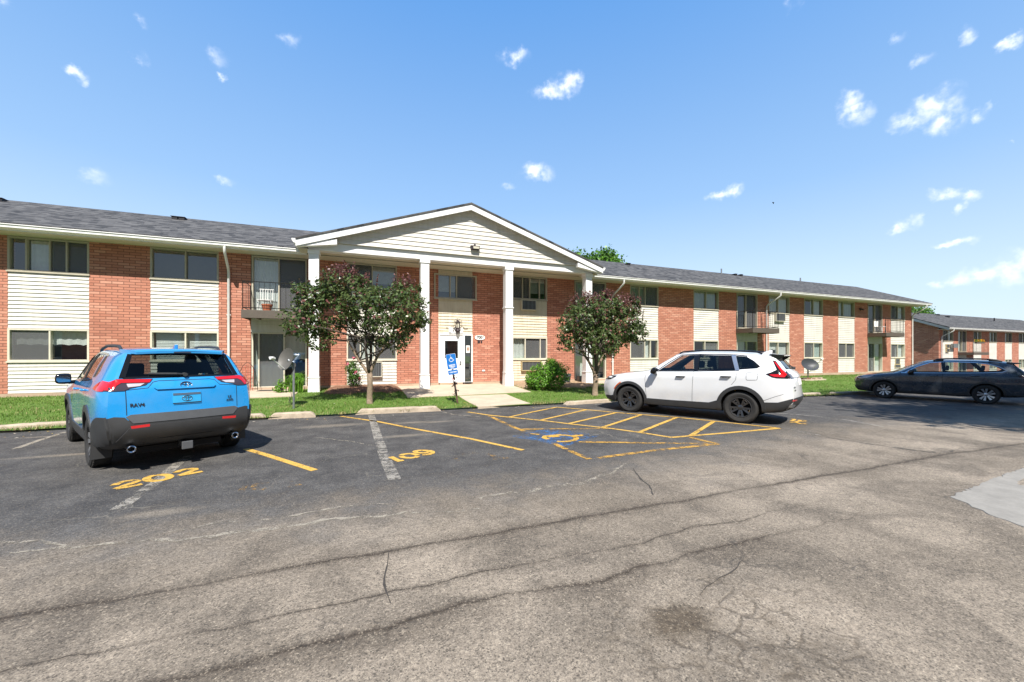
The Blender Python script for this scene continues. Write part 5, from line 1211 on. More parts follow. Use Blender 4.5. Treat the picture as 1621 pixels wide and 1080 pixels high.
class Car:
    def __init__(s, name, label, cat, shell):
        s.root = thing(name, label, cat); s.sh = shell
    def hit(s, a, b, side, off):
        i, j, k, sg_ = AX[side]; o = Vector((0, 0, 0)); o[i], o[j], o[k] = a, b, 4*sg_; d = Vector((0, 0, 0)); d[k] = -sg_
        loc, nrm, *_ = s.sh.bvh.ray_cast(o, d)
        if loc is None:
            o[k] = .8*sg_; loc, nrm, *_ = s.sh.bvh.find_nearest(o); 
        return loc - d*off
    def patch(s, name, poly, side, mat, off=.003, skirt=.02, step=.05, parent=None, smooth=True):
        bm = bmesh.new(); vs = [bm.verts.new((p[0], p[1], 0)) for p in poly]; bm.faces.new(vs)
        xs = [p[0] for p in poly]; ys = [p[1] for p in poly]
        for ax, lo, hi in ((0, min(xs), max(xs)), (1, min(ys), max(ys))):
            t = lo+step
            while t < hi-1e-4:
                co = Vector((0, 0, 0)); co[ax] = t; no = Vector((0, 0, 0)); no[ax] = 1
                bmesh.ops.bisect_plane(bm, geom=bm.verts[:]+bm.edges[:]+bm.faces[:], plane_co=co, plane_no=no); t += step
        bmesh.ops.triangulate(bm, faces=[f for f in bm.faces if len(f.verts) > 4])
        edge = [e for e in bm.edges if e.is_boundary]
        src = {v: (v.co.x, v.co.y) for v in bm.verts}
        for v in bm.verts: v.co = s.hit(*src[v], side, off)
        if skirt:
            new = {}
            for e in edge:
                q = []
                for v in e.verts:
                    if v not in new: new[v] = bm.verts.new(s.hit(*src[v], side, off-skirt))
                    q.append(v)
                bm.faces.new((q[0], q[1], new[q[1]], new[q[0]]))
        bmesh.ops.recalc_face_normals(bm, faces=bm.faces)
        i, j, k, sg_ = AX[side]
        f0 = max(bm.faces, key=lambda f: f.calc_area())
        bm.normal_update()
        if f0.normal[k]*sg_ < 0: bmesh.ops.reverse_faces(bm, faces=bm.faces)
        me = bpy.data.meshes.new(name); bm.to_mesh(me); bm.free(); me.materials.append(mat)
        if smooth: me.polygons.foreach_set('use_smooth', [True]*len(me.polygons)); me.set_sharp_from_angle(angle=R(35))
        return link(name, me, parent or s.root, local=True)
    def strip(s, mb, pts, side, w, off=.004):
        P = [Vector((p[0], p[1], 0)) for p in pts]; Q = []
        for a, b in zip(P, P[1:]): n = max(1, int((b-a).length/.04)); Q += [a.lerp(b, i/n) for i in range(n)]
        Q.append(P[-1]); vs = []
        for i, q in enumerate(Q):
            d = (Q[min(i+1, len(Q)-1)]-Q[max(0, i-1)]).normalized(); nn = Vector((-d.y, d.x, 0))*w/2
            for sg_ in (-1, 1): p = q+nn*sg_; vs.append(tuple(s.hit(p.x, p.y, side, off)))
        f = [(2*i, 2*i+2, 2*i+3, 2*i+1) for i in range(len(Q)-1)]; mb.add(vs, f if side in 'LF' else [q[::-1] for q in f])
    def both(s, name, poly, mat, **kw): return [s.patch(name, poly, sd, mat, **kw) for sd in 'LR']
def smoothpoly(pts, n=4):
    """closed Catmull-Rom through the points"""
    out = []; m = len(pts)
    for i in range(m):
        p0, p1, p2, p3 = [np.array(pts[(i+k-1) % m], float) for k in range(4)]
        for k in range(n): t = k/n; out.append(tuple(.5*((2*p1)+(p2-p0)*t+(2*p0-5*p1+4*p2-p3)*t*t+(3*p1-p0-3*p2+p3)*t**3)))
    return out
def arch_poly(xc, zc, r0, r1, a0, a1, n=20): return [(xc+r1*math.cos(R(a0+(a1-a0)*i/n)), zc+r1*math.sin(R(a0+(a1-a0)*i/n))) for i in range(n+1)]+[(xc+r0*math.cos(R(a1+(a0-a1)*i/n)), zc+r0*math.sin(R(a1+(a0-a1)*i/n))) for i in range(n+1)]
M['cabin'] = plain('cabin_dark', (.018, .018, .02), .8)
M['seatcloth'] = plain('seat_cloth', (.035, .035, .038), .85)
M['plastic'] = plain('grey_black_plastic', (.035, .036, .038), .55, var=.15, bump=.05)
M['plastic_grey'] = plain('mid_grey_plastic', (.085, .09, .098), .5, var=.12)
M['gloss_black'] = plain('gloss_black', (.008, .008, .009), .08, spec=.5, var=.02)
M['tyre'] = plain('tyre_rubber', (.028, .027, .026), .85, var=.25, scale=14, bump=.2)
M['rim_black'] = plain('rim_black', (.11, .11, .115), .3, .85)
M['rim_silver'] = plain('rim_silver', (.55, .56, .58), .28, .85)
M['chrome'] = plain('chrome', (.62, .63, .65), .12, 1.0, var=.03)
M['lamp_red'] = plain('red_lens', (.52, .008, .012), .12, var=.08, coat=1)
M['lamp_dark'] = plain('dark_lens', (.05, .035, .045), .12, coat=1)
M['lamp_clear'] = plain('clear_lens', (.45, .42, .45), .15, coat=1)
M['orange'] = plain('orange_reflector', (.65, .12, .02), .2, coat=1)
M['tint'] = glass_mat('tinted_car_glass', (.16, .18, .18), 1.55)
M['tint2'] = glass_mat('privacy_glass', (.30, .33, .33), 1.5)
M['cglass'] = glass_mat('clear_car_glass', (.78, .83, .81), 1.55)
M['gap'] = plain('panel_gap', (.012, .012, .013), .9)
def cut_body(car, sh, wins, ends, wheels, wr, cav, mats, zlow, rear_dark=None):
    """carve cabin, window openings and wheel wells out of the solid shell"""
    def tmp(mb, name):
        me = mb.mesh(name, mats); me.polygons.foreach_set('material_index', [1]*len(me.polygons))
        bm = bmesh.new(); bm.from_mesh(me); bmesh.ops.recalc_face_normals(bm, faces=bm.faces); bm.to_mesh(me); bm.free()
        o = bpy.data.objects.new(name, me); COL.objects.link(o); return o
    me = bpy.data.meshes.new('body'); sh.bm.to_mesh(me)
    for m in mats: me.materials.append(m)
    me.polygons.foreach_set('use_smooth', [True]*len(me.polygons))
    body = bpy.data.objects.new('body', me); COL.objects.link(body)
    ops = []
    us = np.linspace(cav[0], cav[1], 26); vs = np.linspace(5.7, sh.nr-1, 14); G_ = sh.P(us, vs); mb = MB(); n = len(vs); ring_n = 2*(n+1)
    for i in range(len(us)):
        half = [(p[0], max(.0, p[1]-.055), p[2]-.05) for p in G_[i]]; b0 = (half[0][0], half[0][1], .83)
        half[-1] = (half[-1][0], 0, half[-1][2]); rr_ = [b0]+half; rr_ = rr_+[(x, -y, z) for x, y, z in rr_[-2::-1]]
        mb.v += rr_
    k = len(rr_)
    for i in range(len(us)-1):
        for j in range(k): mb.f.append((i*k+j, i*k+(j+1) % k, (i+1)*k+(j+1) % k, (i+1)*k+j)); mb.m.append(1)
    for i in (0, len(us)-1):
        c = len(mb.v); mb.v.append(tuple(np.mean(mb.v[i*k:i*k+k], 0)))
        for j in range(k): mb.f.append((i*k+j, i*k+(j+1) % k, c)); mb.m.append(1)
    ops.append(tmp(mb, 'cav'))
    mb = MB()
    for w in wins: mb.prism(w, 'y', -1.3, 1.3)
    ops.append(tmp(mb, 'side'))
    for (poly, x0, x1) in ends:
        mb = MB(); mb.prism(poly, 'x', x0, x1); ops.append(tmp(mb, 'end'))
    mb = MB()
    for xw in wheels:
        for sd in (-1, 1): T_ = Matrix.Translation((xw, sd*.78, wr[1])) @ Matrix.Rotation(R(90), 4, 'X'); mb.lathe([(0.001, -.26), (wr[0], -.26), (wr[0], .26), (0.001, .26)], 40, 1, T_)
    o = tmp(mb, 'wells'); bm = bmesh.new(); bm.from_mesh(o.data); bmesh.ops.remove_doubles(bm, verts=bm.verts, dist=.002); bmesh.ops.recalc_face_normals(bm, faces=bm.faces); bm.to_mesh(o.data); bm.free(); o.data.polygons.foreach_set('material_index', [1]*len(o.data.polygons)); ops.append(o)
    for o in ops:
        m = body.modifiers.new('cut', 'BOOLEAN'); m.operation = 'DIFFERENCE'; m.solver = 'EXACT'; m.object = o; m.use_self = False
    bpy.context.view_layer.update(); dg = bpy.context.evaluated_depsgraph_get()
    me2 = bpy.data.meshes.new_from_object(body.evaluated_get(dg))
    bpy.data.objects.remove(body)
    for o in ops: bpy.data.objects.remove(o)
    me2.polygons.foreach_set('use_smooth', [True]*len(me2.polygons)); me2.set_sharp_from_angle(angle=R(32))
    for p in me2.polygons:
        if (p.center.z < zlow or (rear_dark and p.center.x < rear_dark[0] and p.center.z < rear_dark[1])) and p.material_index == 0: p.material_index = 1
    return link('body', me2, car.root, local=True)
def wheel(car, x, y, r, rw, w, style, side, steer=0):
    """tyre as the part, rim as its sub-part; local Z of the lathe is the axle"""
    T_ = Matrix.Translation((x, y, r)) @ Matrix.Rotation(R(steer), 4, 'Z') @ Matrix.Rotation(R(-90*side), 4, 'X')
    mb = MB(); h = w/2
    mb.lathe([(rw-.01, -h*.8), (rw+.015, -h*.92), (r*.86, -h), (r*.955, -h*.86), (r, -h*.62), (r, h*.62), (r*.955, h*.86), (r*.86, h), (rw+.015, h*.92), (rw-.01, h*.8)], 48, 0, T_)
    for k in range(60):
        a = 2*math.pi*k/60
        for zz in (-.55, .55): mb.box(r-.006, r+.004, -.008, .008, h*(zz-.22), h*(zz+.22), 0, T_ @ Matrix.Rotation(a, 4, 'Z'))
    t = mb.obj('wheel', M['tyre'], car.root, smooth=True, angle=30, local=True)
    rm = MB(); f = h*.62
    rm.lathe([(rw, f+.028), (rw-.012, f+.034), (rw-.022, f+.02), (rw-.035, -h*.6), (.001, -h*.6)], 48, 2, T_)
    if style == 'y5':                                   # five split spokes
        for k in range(5):
            a = 2*math.pi*k/5+.3
            for da in (-.25, .25):
                A_ = T_ @ Matrix.Rotation(a+da, 4, 'Z'); rm.add([(.055, -.018, f-.005), (.055, .018, f-.005), (rw-.02, .022, f+.02), (rw-.02, -.022, f+.02), (.055, -.018, f-.05), (.055, .018, f-.05), (rw-.02, .022, f-.04), (rw-.02, -.022, f-.04)], [(0, 3, 2, 1), (4, 5, 6, 7), (0, 1, 5, 4), (1, 2, 6, 5), (2, 3, 7, 6), (3, 0, 4, 7)], 0, A_)
            A_ = T_ @ Matrix.Rotation(a, 4, 'Z'); rm.box(.115, .15, -.03, .03, f-.03, f+.004, 0, A_); rm.box(rw*.80, rw*.84, -.05, .05, f-.03, f+.012, 1, A_)
    else:
        for k in range(10):
            A_ = T_ @ Matrix.Rotation(2*math.pi*k/10+(.06 if k % 2 else -.06)+.2, 4, 'Z')
            rm.add([(.05, -.014, f-.004), (.05, .014, f-.004), (rw-.02, .034, f+.02), (rw-.02, -.034, f+.02), (.05, -.014, f-.05), (.05, .014, f-.05), (rw-.02, .034, f-.04), (rw-.02, -.034, f-.04)], [(0, 3, 2, 1), (4, 5, 6, 7), (0, 1, 5, 4), (1, 2, 6, 5), (2, 3, 7, 6), (3, 0, 4, 7)], 0, A_)
    rm.lathe([(.001, f+.008), (.035, f+.008), (.058, f-.002), (.062, f-.05)], 20, 0, T_)
    sp = M['rim_black'] if style == 'y5' else M['rim_silver']
    rm.obj('rim', [sp, M['chrome'], M['cabin']], t, smooth=True, angle=30, local=True)
def seat(car, x, y, z=.50, w=.50):
    mb = MB(); mb.box(x-.26, x+.24, y-w/2, y+w/2, z, z+.16)
    mb.prism([(x-.24, z+.1), (x-.12, z+.14), (x-.27, z+.72), (x-.37, z+.70)], 'y', y-w/2+.02, y+w/2-.02)
    o = mb.obj('seat', M['seatcloth'], car.root, bevel=.03, local=True)
    h = MB(); h.prism([(x-.39, z+.74), (x-.29, z+.75), (x-.31, z+.93), (x-.40, z+.92)], 'y', y-.13, y+.13); h.obj('headrest', M['seatcloth'], o, bevel=.03, local=True)
def mirror(car, x, y, z, side, capm, w=.20):
    mb = MB(); p = smoothpoly([(x+.09, z-.05), (x-.03, z-.085), (x-.09, z-.02), (x-.08, z+.075), (x+.02, z+.085)])
    c = np.mean(p, 0); n = len(p); st = [(0, .62), (.04, .84), (.15, .97), (.45, 1.0), (.75, .95), (.90, .80), (.98, .55), (1.0, .25)]
    mb.v = [(c[0]+(a-c[0])*k+.03*t*t*-1, (y+w*t)*side, c[1]+(b-c[1])*k) for t, k in st for a, b in p]
    mb.f = [(i*n+j, i*n+(j+1) % n, (i+1)*n+(j+1) % n, (i+1)*n+j) for i in range(len(st)-1) for j in range(n)]+[tuple(range(n)), tuple(range(len(st)*n-n, len(st)*n))]; mb.m = [0]*len(mb.f)
    o = mb.obj('side_mirror', capm, car.root, smooth=True, angle=50, local=True)
    q = MB(); q.tube([(x+.02, (y-.06)*side, z-.05), (x+.0, (y+.03)*side, z-.06)], .03, 8); q.obj('mirror_arm', M['plastic'], o, local=True)
    q = MB(); q.add([(x-.100-.02*((yy-y)/w), yy*side, zz) for yy, zz in ((y+.015, z-.045), (y+w*.8, z-.05), (y+w*.93, z-.02), (y+w*.92, z+.03), (y+w*.7, z+.06), (y+.015, z+.055))], [(0, 1, 2, 3, 4, 5)]); q.obj('mirror_glass', M['chrome'], o, local=True)
def fin(car, x, z, mat):
    mb = MB(); mb.prism([(x+.13, z-.02), (x-.09, z-.02), (x-.095, z+.048), (x-.05, z+.048), (x+.03, z+.02)], 'y', -.022, .022); mb.obj('antenna_fin', mat, car.root, bevel=.012, local=True)
def rails(car, y0, y1, xs, zs, mat, r=.018):
    for sd in (-1, 1):
        mb = MB(); pts = []
        for i, (x, z) in enumerate(zip(xs, zs)): pts.append((x, sd*(y0+(y1-y0)*i/(len(xs)-1)), z))
        mb.tube(pts, r, 8)
        mb.obj('roof_rail', mat, car.root, smooth=True, angle=60, local=True)
def handles(car, spots, mat):
    for sd in (-1, 1):
        for (x, z) in spots:
            p = car.hit(x, z, 'L' if sd > 0 else 'R', 0); mb = MB(); mb.tube([(x+.11, p.y-.005*sd, z), (x+.09, p.y+.028*sd, z+.003), (x-.08, p.y+.030*sd, z+.006), (x-.11, p.y-.005*sd, z+.006)], [.012, .017, .017, .012], 8)
            mb.obj('door_handle', mat, car.root, smooth=True, local=True)
def gaps(car, lines, side, name='panel_gap', w=.008, mat=None, off=.0025):
    mb = MB()
    for l in lines: car.strip(mb, l, side, w, off)
    return mb.obj(name, mat or M['gap'], car.root, local=True)
def emblem(car, a, b, side, r, mat=None):
    """plain oval badge of three crossing rings"""
    mb = MB()
    for (rx, rz, dz) in ((r, r*.66, 0), (r*.80, r*.24, r*.32), (r*.30, r*.58, .0)):
        pts = []
        for k in range(25): t = 2*math.pi*k/24; pts.append(tuple(car.hit(a+rx*math.cos(t), b+dz+rz*math.sin(t), side, .012)))
        mb.tube(pts, r*.07, 6)
    return mb.obj('badge', mat or M['chrome'], car.root, smooth=True, local=True)
def car_text(car, body, size, a, b, side, name='lettering', mat=None, off=.010, bold=.002):
    v, f_ = text_geo(body, size, bold); i, j, k, sg_ = AX[side]; mb = MB(); fl = -1 if side in 'BL' else 1
    mb.add([tuple(car.hit(a+p[0]*fl, b+p[1], side, off)) for p in v], f_); return mb.obj(name, mat or M['chrome'], car.root, local=True)
def place(car, x, y, hd, dz=0):
    car.root.location = (x, y, g(x, y)+dz); car.root.rotation_euler = (0, 0, math.atan2(hd[1], hd[0]))
def spoiler(car, secs, mat):
    """secs: (x, half width, z top, z bottom) from the roof back to the trailing edge"""
    mb = MB(); n = len(secs); K = 9
    for x, w, zt, zb in secs:
        for k in range(K): y = w*(1-2*k/(K-1)); mb.v.append((x-(.03 if x < secs[0][0] else 0)*(1-(y/w)**2), y, zt-.018*(y/w)**2))
        for k in range(K): y = -w*(1-2*k/(K-1)); mb.v.append((x-(.03 if x < secs[0][0] else 0)*(1-(y/w)**2), y, zb-.018*(y/w)**2))
    m = 2*K
    for i in range(n-1):
        for j in range(m): mb.f.append((i*m+j, i*m+(j+1) % m, (i+1)*m+(j+1) % m, (i+1)*m+j)); mb.m.append(0)
    for i in (0, n-1): mb.f.append(tuple(range(i*m, i*m+m)) if i else tuple(range(m-1, -1, -1))); mb.m.append(0)
    return mb.obj('spoiler', mat, car.root, smooth=True, angle=40, local=True)
def common(rows):
    """rows: list of columns, each a list of ten (x, y, z)"""
    return rows
def col(xl, ys, zs, x6, x7, x8, x9, r1x=0):
    """ten rows: under-centre, under-edge, sill, lower side, mid side, shoulder, belt, roof edge, roof mid, roof centre"""
    xs = [xl, xl, xl, xl, xl, xl, x6, x7, x8, x9]
    return [(x, y, z) for x, y, z in zip(xs, ys, zs)]
def body_cols(p):
    return [[(a[0], a[1], a[2]) for a in c] for c in p]
# ---------------- white crossover
C1 = [
 [(2.12, 0, .30), (2.16, .60, .28), (2.19, .69, .31), (2.26, .73, .48), (2.27, .75, .70), (2.22, .74, .88), (2.13, .72, .965), (2.10, .52, .985), (2.10, .26, .995), (2.11, 0, 1.0)],
 col(2.02, [0, .68, .79, .855, .875, .87, .815, .56, .28, 0], [.27, .26, .29, .48, .72, .90, .985, 1.02, 1.035, 1.04], 1.98, 1.96, 1.96, 1.97),
 col(1.62, [0, .70, .84, .905, .925, .915, .85, .61, .32, 0], [.25, .25, .28, .48, .74, .93, 1.045, 1.08, 1.095, 1.10], 1.60, 1.58, 1.58, 1.58),
 col(1.05, [0, .72, .86, .905, .925, .92, .865, .70, .37, 0], [.24, .24, .27, .48, .75, .98, 1.115, 1.145, 1.16, 1.165], .96, 1.00, 1.10, 1.15),
 col(.62, [0, .72, .865, .90, .925, .925, .87, .662, .36, 0], [.24, .24, .26, .48, .75, 1.0, 1.14, 1.40, 1.42, 1.425], .60, .53, .62, .68),
 col(.20, [0, .72, .865, .90, .925, .925, .872, .615, .34, 0], [.24, .24, .26, .48, .76, 1.01, 1.155, 1.59, 1.63, 1.64], .20, .12, .20, .25),
 col(-.35, [0, .72, .865, .90, .925, .928, .874, .615, .34, 0], [.24, .24, .26, .48, .76, 1.03, 1.18, 1.625, 1.67, 1.68], -.35, -.35, -.35, -.35),
 col(-1.0, [0, .72, .865, .905, .93, .93, .87, .605, .33, 0], [.24, .24, .27, .48, .77, 1.05, 1.205, 1.612, 1.66, 1.67], -1.0, -1.0, -1.0, -1.0),
 col(-1.62, [0, .70, .86, .91, .93, .925, .85, .575, .31, 0], [.26, .26, .29, .50, .79, 1.07, 1.26, 1.578, 1.625, 1.635], -1.62, -1.60, -1.60, -1.60),
 col(-2.02, [0, .66, .81, .875, .895, .885, .80, .55, .29, 0], [.30, .30, .34, .54, .81, 1.06, 1.27, 1.55, 1.59, 1.60], -1.97, -1.82, -1.84, -1.86),
 [(-2.12, 0, .36), (-2.14, .60, .35), (-2.18, .72, .40), (-2.27, .765, .60), (-2.25, .78, .82), (-2.21, .77, 1.06), (-2.12, .71, 1.22), (-1.90, .52, 1.535), (-1.905, .28, 1.56), (-1.91, 0, 1.565)]]
M['paint_white'] = car_paint('white_car_paint', (.76, .77, .78)); M['paint_blue'] = car_paint('blue_car_paint', (.014, .27, .64), .05, .24); M['paint_dark'] = car_paint('dark_slate_car_paint', (.026, .040, .062), .35, .22)
def crossover_white():
    sh = Shell(C1, .10, .08); sh.build()
    car = Car('parked_car', 'white five-door crossover with black wheels parked nose-in beside the yellow hatching', 'car', sh)
    xf, xr, R_ = 1.425, -1.275, .362
    wf = [(.63, 1.165), (.10, 1.555), (-.21, 1.575), (-.265, 1.19)]; wr_ = [(-.35, 1.195), (-.335, 1.578), (-1.05, 1.562), (-1.175, 1.225)]; wq = [(-1.25, 1.235), (-1.14, 1.555), (-1.36, 1.535), (-1.52, 1.44), (-1.66, 1.315), (-1.60, 1.27)]
    ws = [(-.62, 1.20), (.62, 1.20), (.54, 1.56), (-.54, 1.56)]; rg_ = [(-.60, 1.255), (.60, 1.255), (.47, 1.51), (-.47, 1.51)]
    b = cut_body(car, sh, [wf, wr_, wq], [(ws, .15, 1.3), (rg_, -2.4, -1.7)], (xf, xr), (.425, .362), (3.1, 9.4), [M['paint_white'], M['cabin']], .40)
    for sd in 'LR':
        car.patch('side_window', wf, sd, M['cglass'], off=-.012, skirt=0); car.patch('side_window', wr_, sd, M['tint'], off=-.012, skirt=0); car.patch('side_window', wq, sd, M['tint'], off=-.012, skirt=0)
        car.patch('pillar_trim', [(-.205, 1.575), (-.26, 1.185), (-.352, 1.19), (-.338, 1.577)], sd, M['gloss_black'], off=.006, skirt=0, step=.025)
        car.patch('pillar_trim', [(-1.045, 1.572), (-1.17, 1.215), (-1.255, 1.225), (-1.135, 1.568)], sd, M['chrome'] if 0 else M['rim_silver'], off=.006, skirt=0, step=.025)
        # black surround line along the belt and over the doors
        gaps(car, [[(.70, 1.152), (-.26, 1.178), (-.9, 1.205), (-1.25, 1.222)], [(.64, 1.185), (.40, 1.375), (.11, 1.572), (-.20, 1.592), (-.7, 1.592), (-1.15, 1.575), (-1.38, 1.548)]], sd, 'window_trim', .022, M['gloss_black'], .004)
        gaps(car, [[(.93, .40), (.95, .62), (.97, .95), (.93, 1.13)], [(-.26, 1.16), (-.24, .9), (-.22, .42)], [(-1.21, 1.21), (-1.19, 1.0), (-1.10, .88)], [(-1.40, 1.16), (-1.40, 1.02), (-1.42, 1.0), (-1.60, 1.01), (-1.62, 1.04), (-1.62, 1.15), (-1.60, 1.17), (-1.42, 1.175), (-1.40, 1.16)], [(-1.74, .56), (-1.95, .66), (-2.10, .72)]], sd, w=.007)
        # black plastic sill and arches
        car.patch('sill_cladding', [(1.02, .27), (1.00, .40), (.90, .425), (.3, .42), (-.6, .43), (-.80, .50), (-.86, .42), (-.88, .28)], sd, M['plastic'], off=.012, skirt=.05)
        car.patch('arch_cladding', arch_poly(xf, .362, .425, .495, -8, 182), sd, M['plastic'], off=.016, skirt=.06)
        car.patch('arch_cladding', arch_poly(xr, .362, .425, .505, -12, 186), sd, M['plastic'], off=.016, skirt=.06)
        car.patch('bumper_side', [(-1.72, .30), (-1.74, .52), (-2.0, .535), (-2.26, .63), (-2.26, .42), (-2.12, .34)], sd, M['plastic'], off=.008, skirt=.03)
        car.patch('headlight', smoothpoly([(2.14, .955), (2.20, .88), (2.0, .89), (1.80, .985), (1.95, .99)], 3), sd, M['gloss_black'], off=.006, skirt=.02)
        car.patch('side_marker', arch_poly(xf, .362, .50, .53, 30, 62, 6), sd, M['orange'], off=.006, skirt=.01)
        car.patch('bumper_side', [(1.93, .30), (1.93, .44), (2.10, .40), (2.22, .42), (2.18, .30)], sd, M['plastic'], off=.006, skirt=.02)
    # tail lamps: upright arm beside the glass, then a kink down onto the flank
    for sd in 'LR':
        l = car.patch('tail_lamp', [(-1.77, 1.15), (-1.86, 1.185), (-1.97, 1.25), (-1.90, 1.40), (-1.87, 1.455), (-1.93, 1.44), (-2.06, 1.26), (-2.15, 1.17), (-2.22, 1.10), (-2.17, 1.055), (-1.98, 1.065), (-1.90, 1.08)], sd, M['gloss_black'], off=.006, skirt=.03, step=.03)
        car.patch('red_lens', [(-1.90, 1.43), (-1.925, 1.42), (-2.085, 1.225), (-2.15, 1.155), (-2.13, 1.11), (-2.11, 1.09), (-1.93, 1.095), (-1.84, 1.14), (-1.90, 1.15), (-2.06, 1.155), (-2.04, 1.22)], sd, M['lamp_red'], off=.012, skirt=.02, step=.03, parent=l)
    for s in (-1, 1):
        pl = [(s*.79, 1.05), (s*.79, 1.16), (s*.67, 1.24), (s*.66, 1.17), (s*.52, 1.12), (s*.52, 1.06)]
        car.patch('tail_lamp', pl, 'B', M['lamp_dark'], off=.007, skirt=.03, step=.04)
    car.patch('rear_window', rg_, 'B', M['tint'], off=-.012, skirt=0); car.patch('windscreen', ws, 'F', M['cglass'], off=-.012, skirt=0)
    car.patch('rear_bumper', smoothpoly([(-.78, .42), (-.80, .60), (-.6, .64), (0, .645), (.6, .64), (.80, .60), (.78, .42), (.4, .37), (-.4, .37)], 3), 'B', M['plastic'], off=.012, skirt=.05)
    for s in (-1, 1): car.patch('exhaust_trim', [(s*.77, .43), (s*.78, .50), (s*.50, .47), (s*.52, .40)], 'B', M['chrome'], off=.022, skirt=.02); car.patch('reflector', [(s*.78, .57), (s*.78, .60), (s*.60, .60), (s*.60, .57)], 'B', M['lamp_red'], off=.018, skirt=.01)
    car.patch('rear_garnish', [(-.60, 1.08), (-.60, 1.20), (.60, 1.20), (.60, 1.08)], 'B', M['paint_white'], off=.02, skirt=.03)
    car.patch('number_plate', [(-.17, .90), (-.17, 1.03), (.17, 1.03), (.17, .90)], 'B', M['signwhite'], off=.012, skirt=.02)
    mb = MB(); mb.prism([(-1.78, 1.60), (-2.06, 1.575), (-2.075, 1.55), (-1.90, 1.535), (-1.78, 1.56)], 'y', -.56, .56); mb.obj('spoiler', M['paint_white'], car.root, bevel=.012, local=True)
    for s in (-1, 1): mb = MB(); mb.prism([(-1.80, 1.60), (-2.09, 1.572), (-2.02, 1.50), (-1.90, 1.44), (-1.87, 1.50)], 'y', s*.565-.012, s*.565+.012); mb.obj('spoiler_fin', M['gloss_black'], car.root, bevel=.006, local=True)
    mb = MB(); mb.tube([(-2.16, 0, 1.275), (-2.18, .1, 1.30), (-2.12, .40, 1.34)], .012, 6); mb.tube([(-2.14, 0, 1.27), (-2.22, 0, 1.27)], .03, 8); mb.obj('wiper', M['plastic'], car.root, local=True)
    rails(car, .59, .56, [.18, .10, -.4, -1.0, -1.55, -1.66], [1.61, 1.652, 1.688, 1.68, 1.642, 1.60], M['gloss_black'], .020)
    fin(car, -1.68, 1.64, M['paint_white']); handles(car, [(.05, 1.025), (-.98, 1.06)], M['plastic'])
    for s in (-1, 1): mirror(car, .70, .93, 1.16, s, M['gloss_black'])
    for x in (xf, xr):
        for s in (-1, 1): wheel(car, x, s*.80, R_, .235, .235, 'y5', s)
    for y in (-.38, .38): seat(car, .05, y)
    seat(car, -.85, 0, .52, 1.25)
    mb = MB(); mb.prism([(.95, 1.08), (.55, 1.06), (.45, .9), (.95, .6)], 'y', -.78, .78); mb.obj('dashboard', M['cabin'], car.root, local=True)
    mb = MB(); mb.tube([(.42+.06*math.cos(t), .38+.19*math.cos(t+1.57), 1.0+.17*math.sin(t+1.57)) for t in [k*math.pi/10 for k in range(21)]], .014, 6); mb.obj('steering_wheel', M['plastic'], car.root, local=True)
    emblem(car, 0, 1.14, 'B', .06); car_text(car, 'CR-V', .055, .64, .86, 'B', mat=M['gap']); car_text(car, 'SPORT', .035, .63, .80, 'B', mat=M['gap'])
    return car
car = crossover_white()
hd = Vector((-.4555, .890)); lf = Vector((-hd.y, hd.x)); fl_ = Vector((7.0, 8.97)); ctr = fl_-hd*1.425-lf*.86
car.root.location = (ctr.x, ctr.y, -.005); car.root.rotation_euler = (0, 0, math.atan2(hd.y, hd.x))
# ---------------- blue compact SUV
C2 = [
 [(2.10, 0, .30), (2.14, .60, .28), (2.17, .69, .32), (2.22, .74, .50), (2.22, .77, .72), (2.17, .76, .92), (2.08, .72, 1.0), (2.05, .52, 1.02), (2.05, .26, 1.03), (2.06, 0, 1.035)],
 col(1.98, [0, .68, .80, .865, .89, .88, .82, .58, .29, 0], [.27, .26, .29, .50, .75, .94, 1.02, 1.05, 1.065, 1.07], 1.94, 1.92, 1.92, 1.93),
 col(1.58, [0, .70, .85, .905, .925, .91, .85, .62, .33, 0], [.25, .25, .29, .50, .77, .97, 1.07, 1.105, 1.12, 1.125], 1.56, 1.54, 1.54, 1.54),
 col(1.00, [0, .72, .86, .905, .915, .91, .87, .72, .38, 0], [.24, .24, .28, .50, .77, 1.0, 1.12, 1.15, 1.17, 1.175], .92, .98, 1.06, 1.10),
 col(.60, [0, .72, .87, .90, .91, .91, .875, .69, .37, 0], [.24, .24, .28, .50, .77, 1.02, 1.14, 1.40, 1.42, 1.425], .58, .52, .60, .65),
 col(.20, [0, .72, .87, .90, .91, .91, .875, .65, .36, 0], [.24, .24, .28, .50, .77, 1.03, 1.155, 1.60, 1.645, 1.655], .20, .14, .20, .24),
 col(-.35, [0, .72, .87, .90, .91, .91, .875, .65, .36, 0], [.24, .24, .28, .50, .77, 1.04, 1.175, 1.635, 1.69, 1.70], -.35, -.35, -.35, -.35),
 col(-1.0, [0, .72, .87, .905, .925, .915, .87, .645, .35, 0], [.24, .24, .29, .50, .78, 1.06, 1.20, 1.625, 1.685, 1.695], -1.0, -1.0, -1.0, -1.0),
 col(-1.58, [0, .72, .87, .915, .935, .92, .855, .635, .34, 0], [.27, .27, .32, .52, .79, 1.08, 1.25, 1.60, 1.665, 1.675], -1.58, -1.56, -1.56, -1.56),
 col(-1.98, [0, .68, .83, .89, .91, .895, .81, .615, .33, 0], [.31, .31, .36, .55, .80, 1.09, 1.265, 1.595, 1.65, 1.665], -1.93, -1.79, -1.81, -1.83),
 [(-2.10, 0, .36), (-2.12, .64, .36), (-2.17, .76, .42), (-2.24, .80, .60), (-2.21, .82, .84), (-2.17, .80, 1.10), (-2.09, .74, 1.25), (-1.90, .58, 1.595), (-1.905, .31, 1.63), (-1.91, 0, 1.64)]]
M['emblem'] = plain('dark_chrome', (.12, .14, .16), .2, .8)
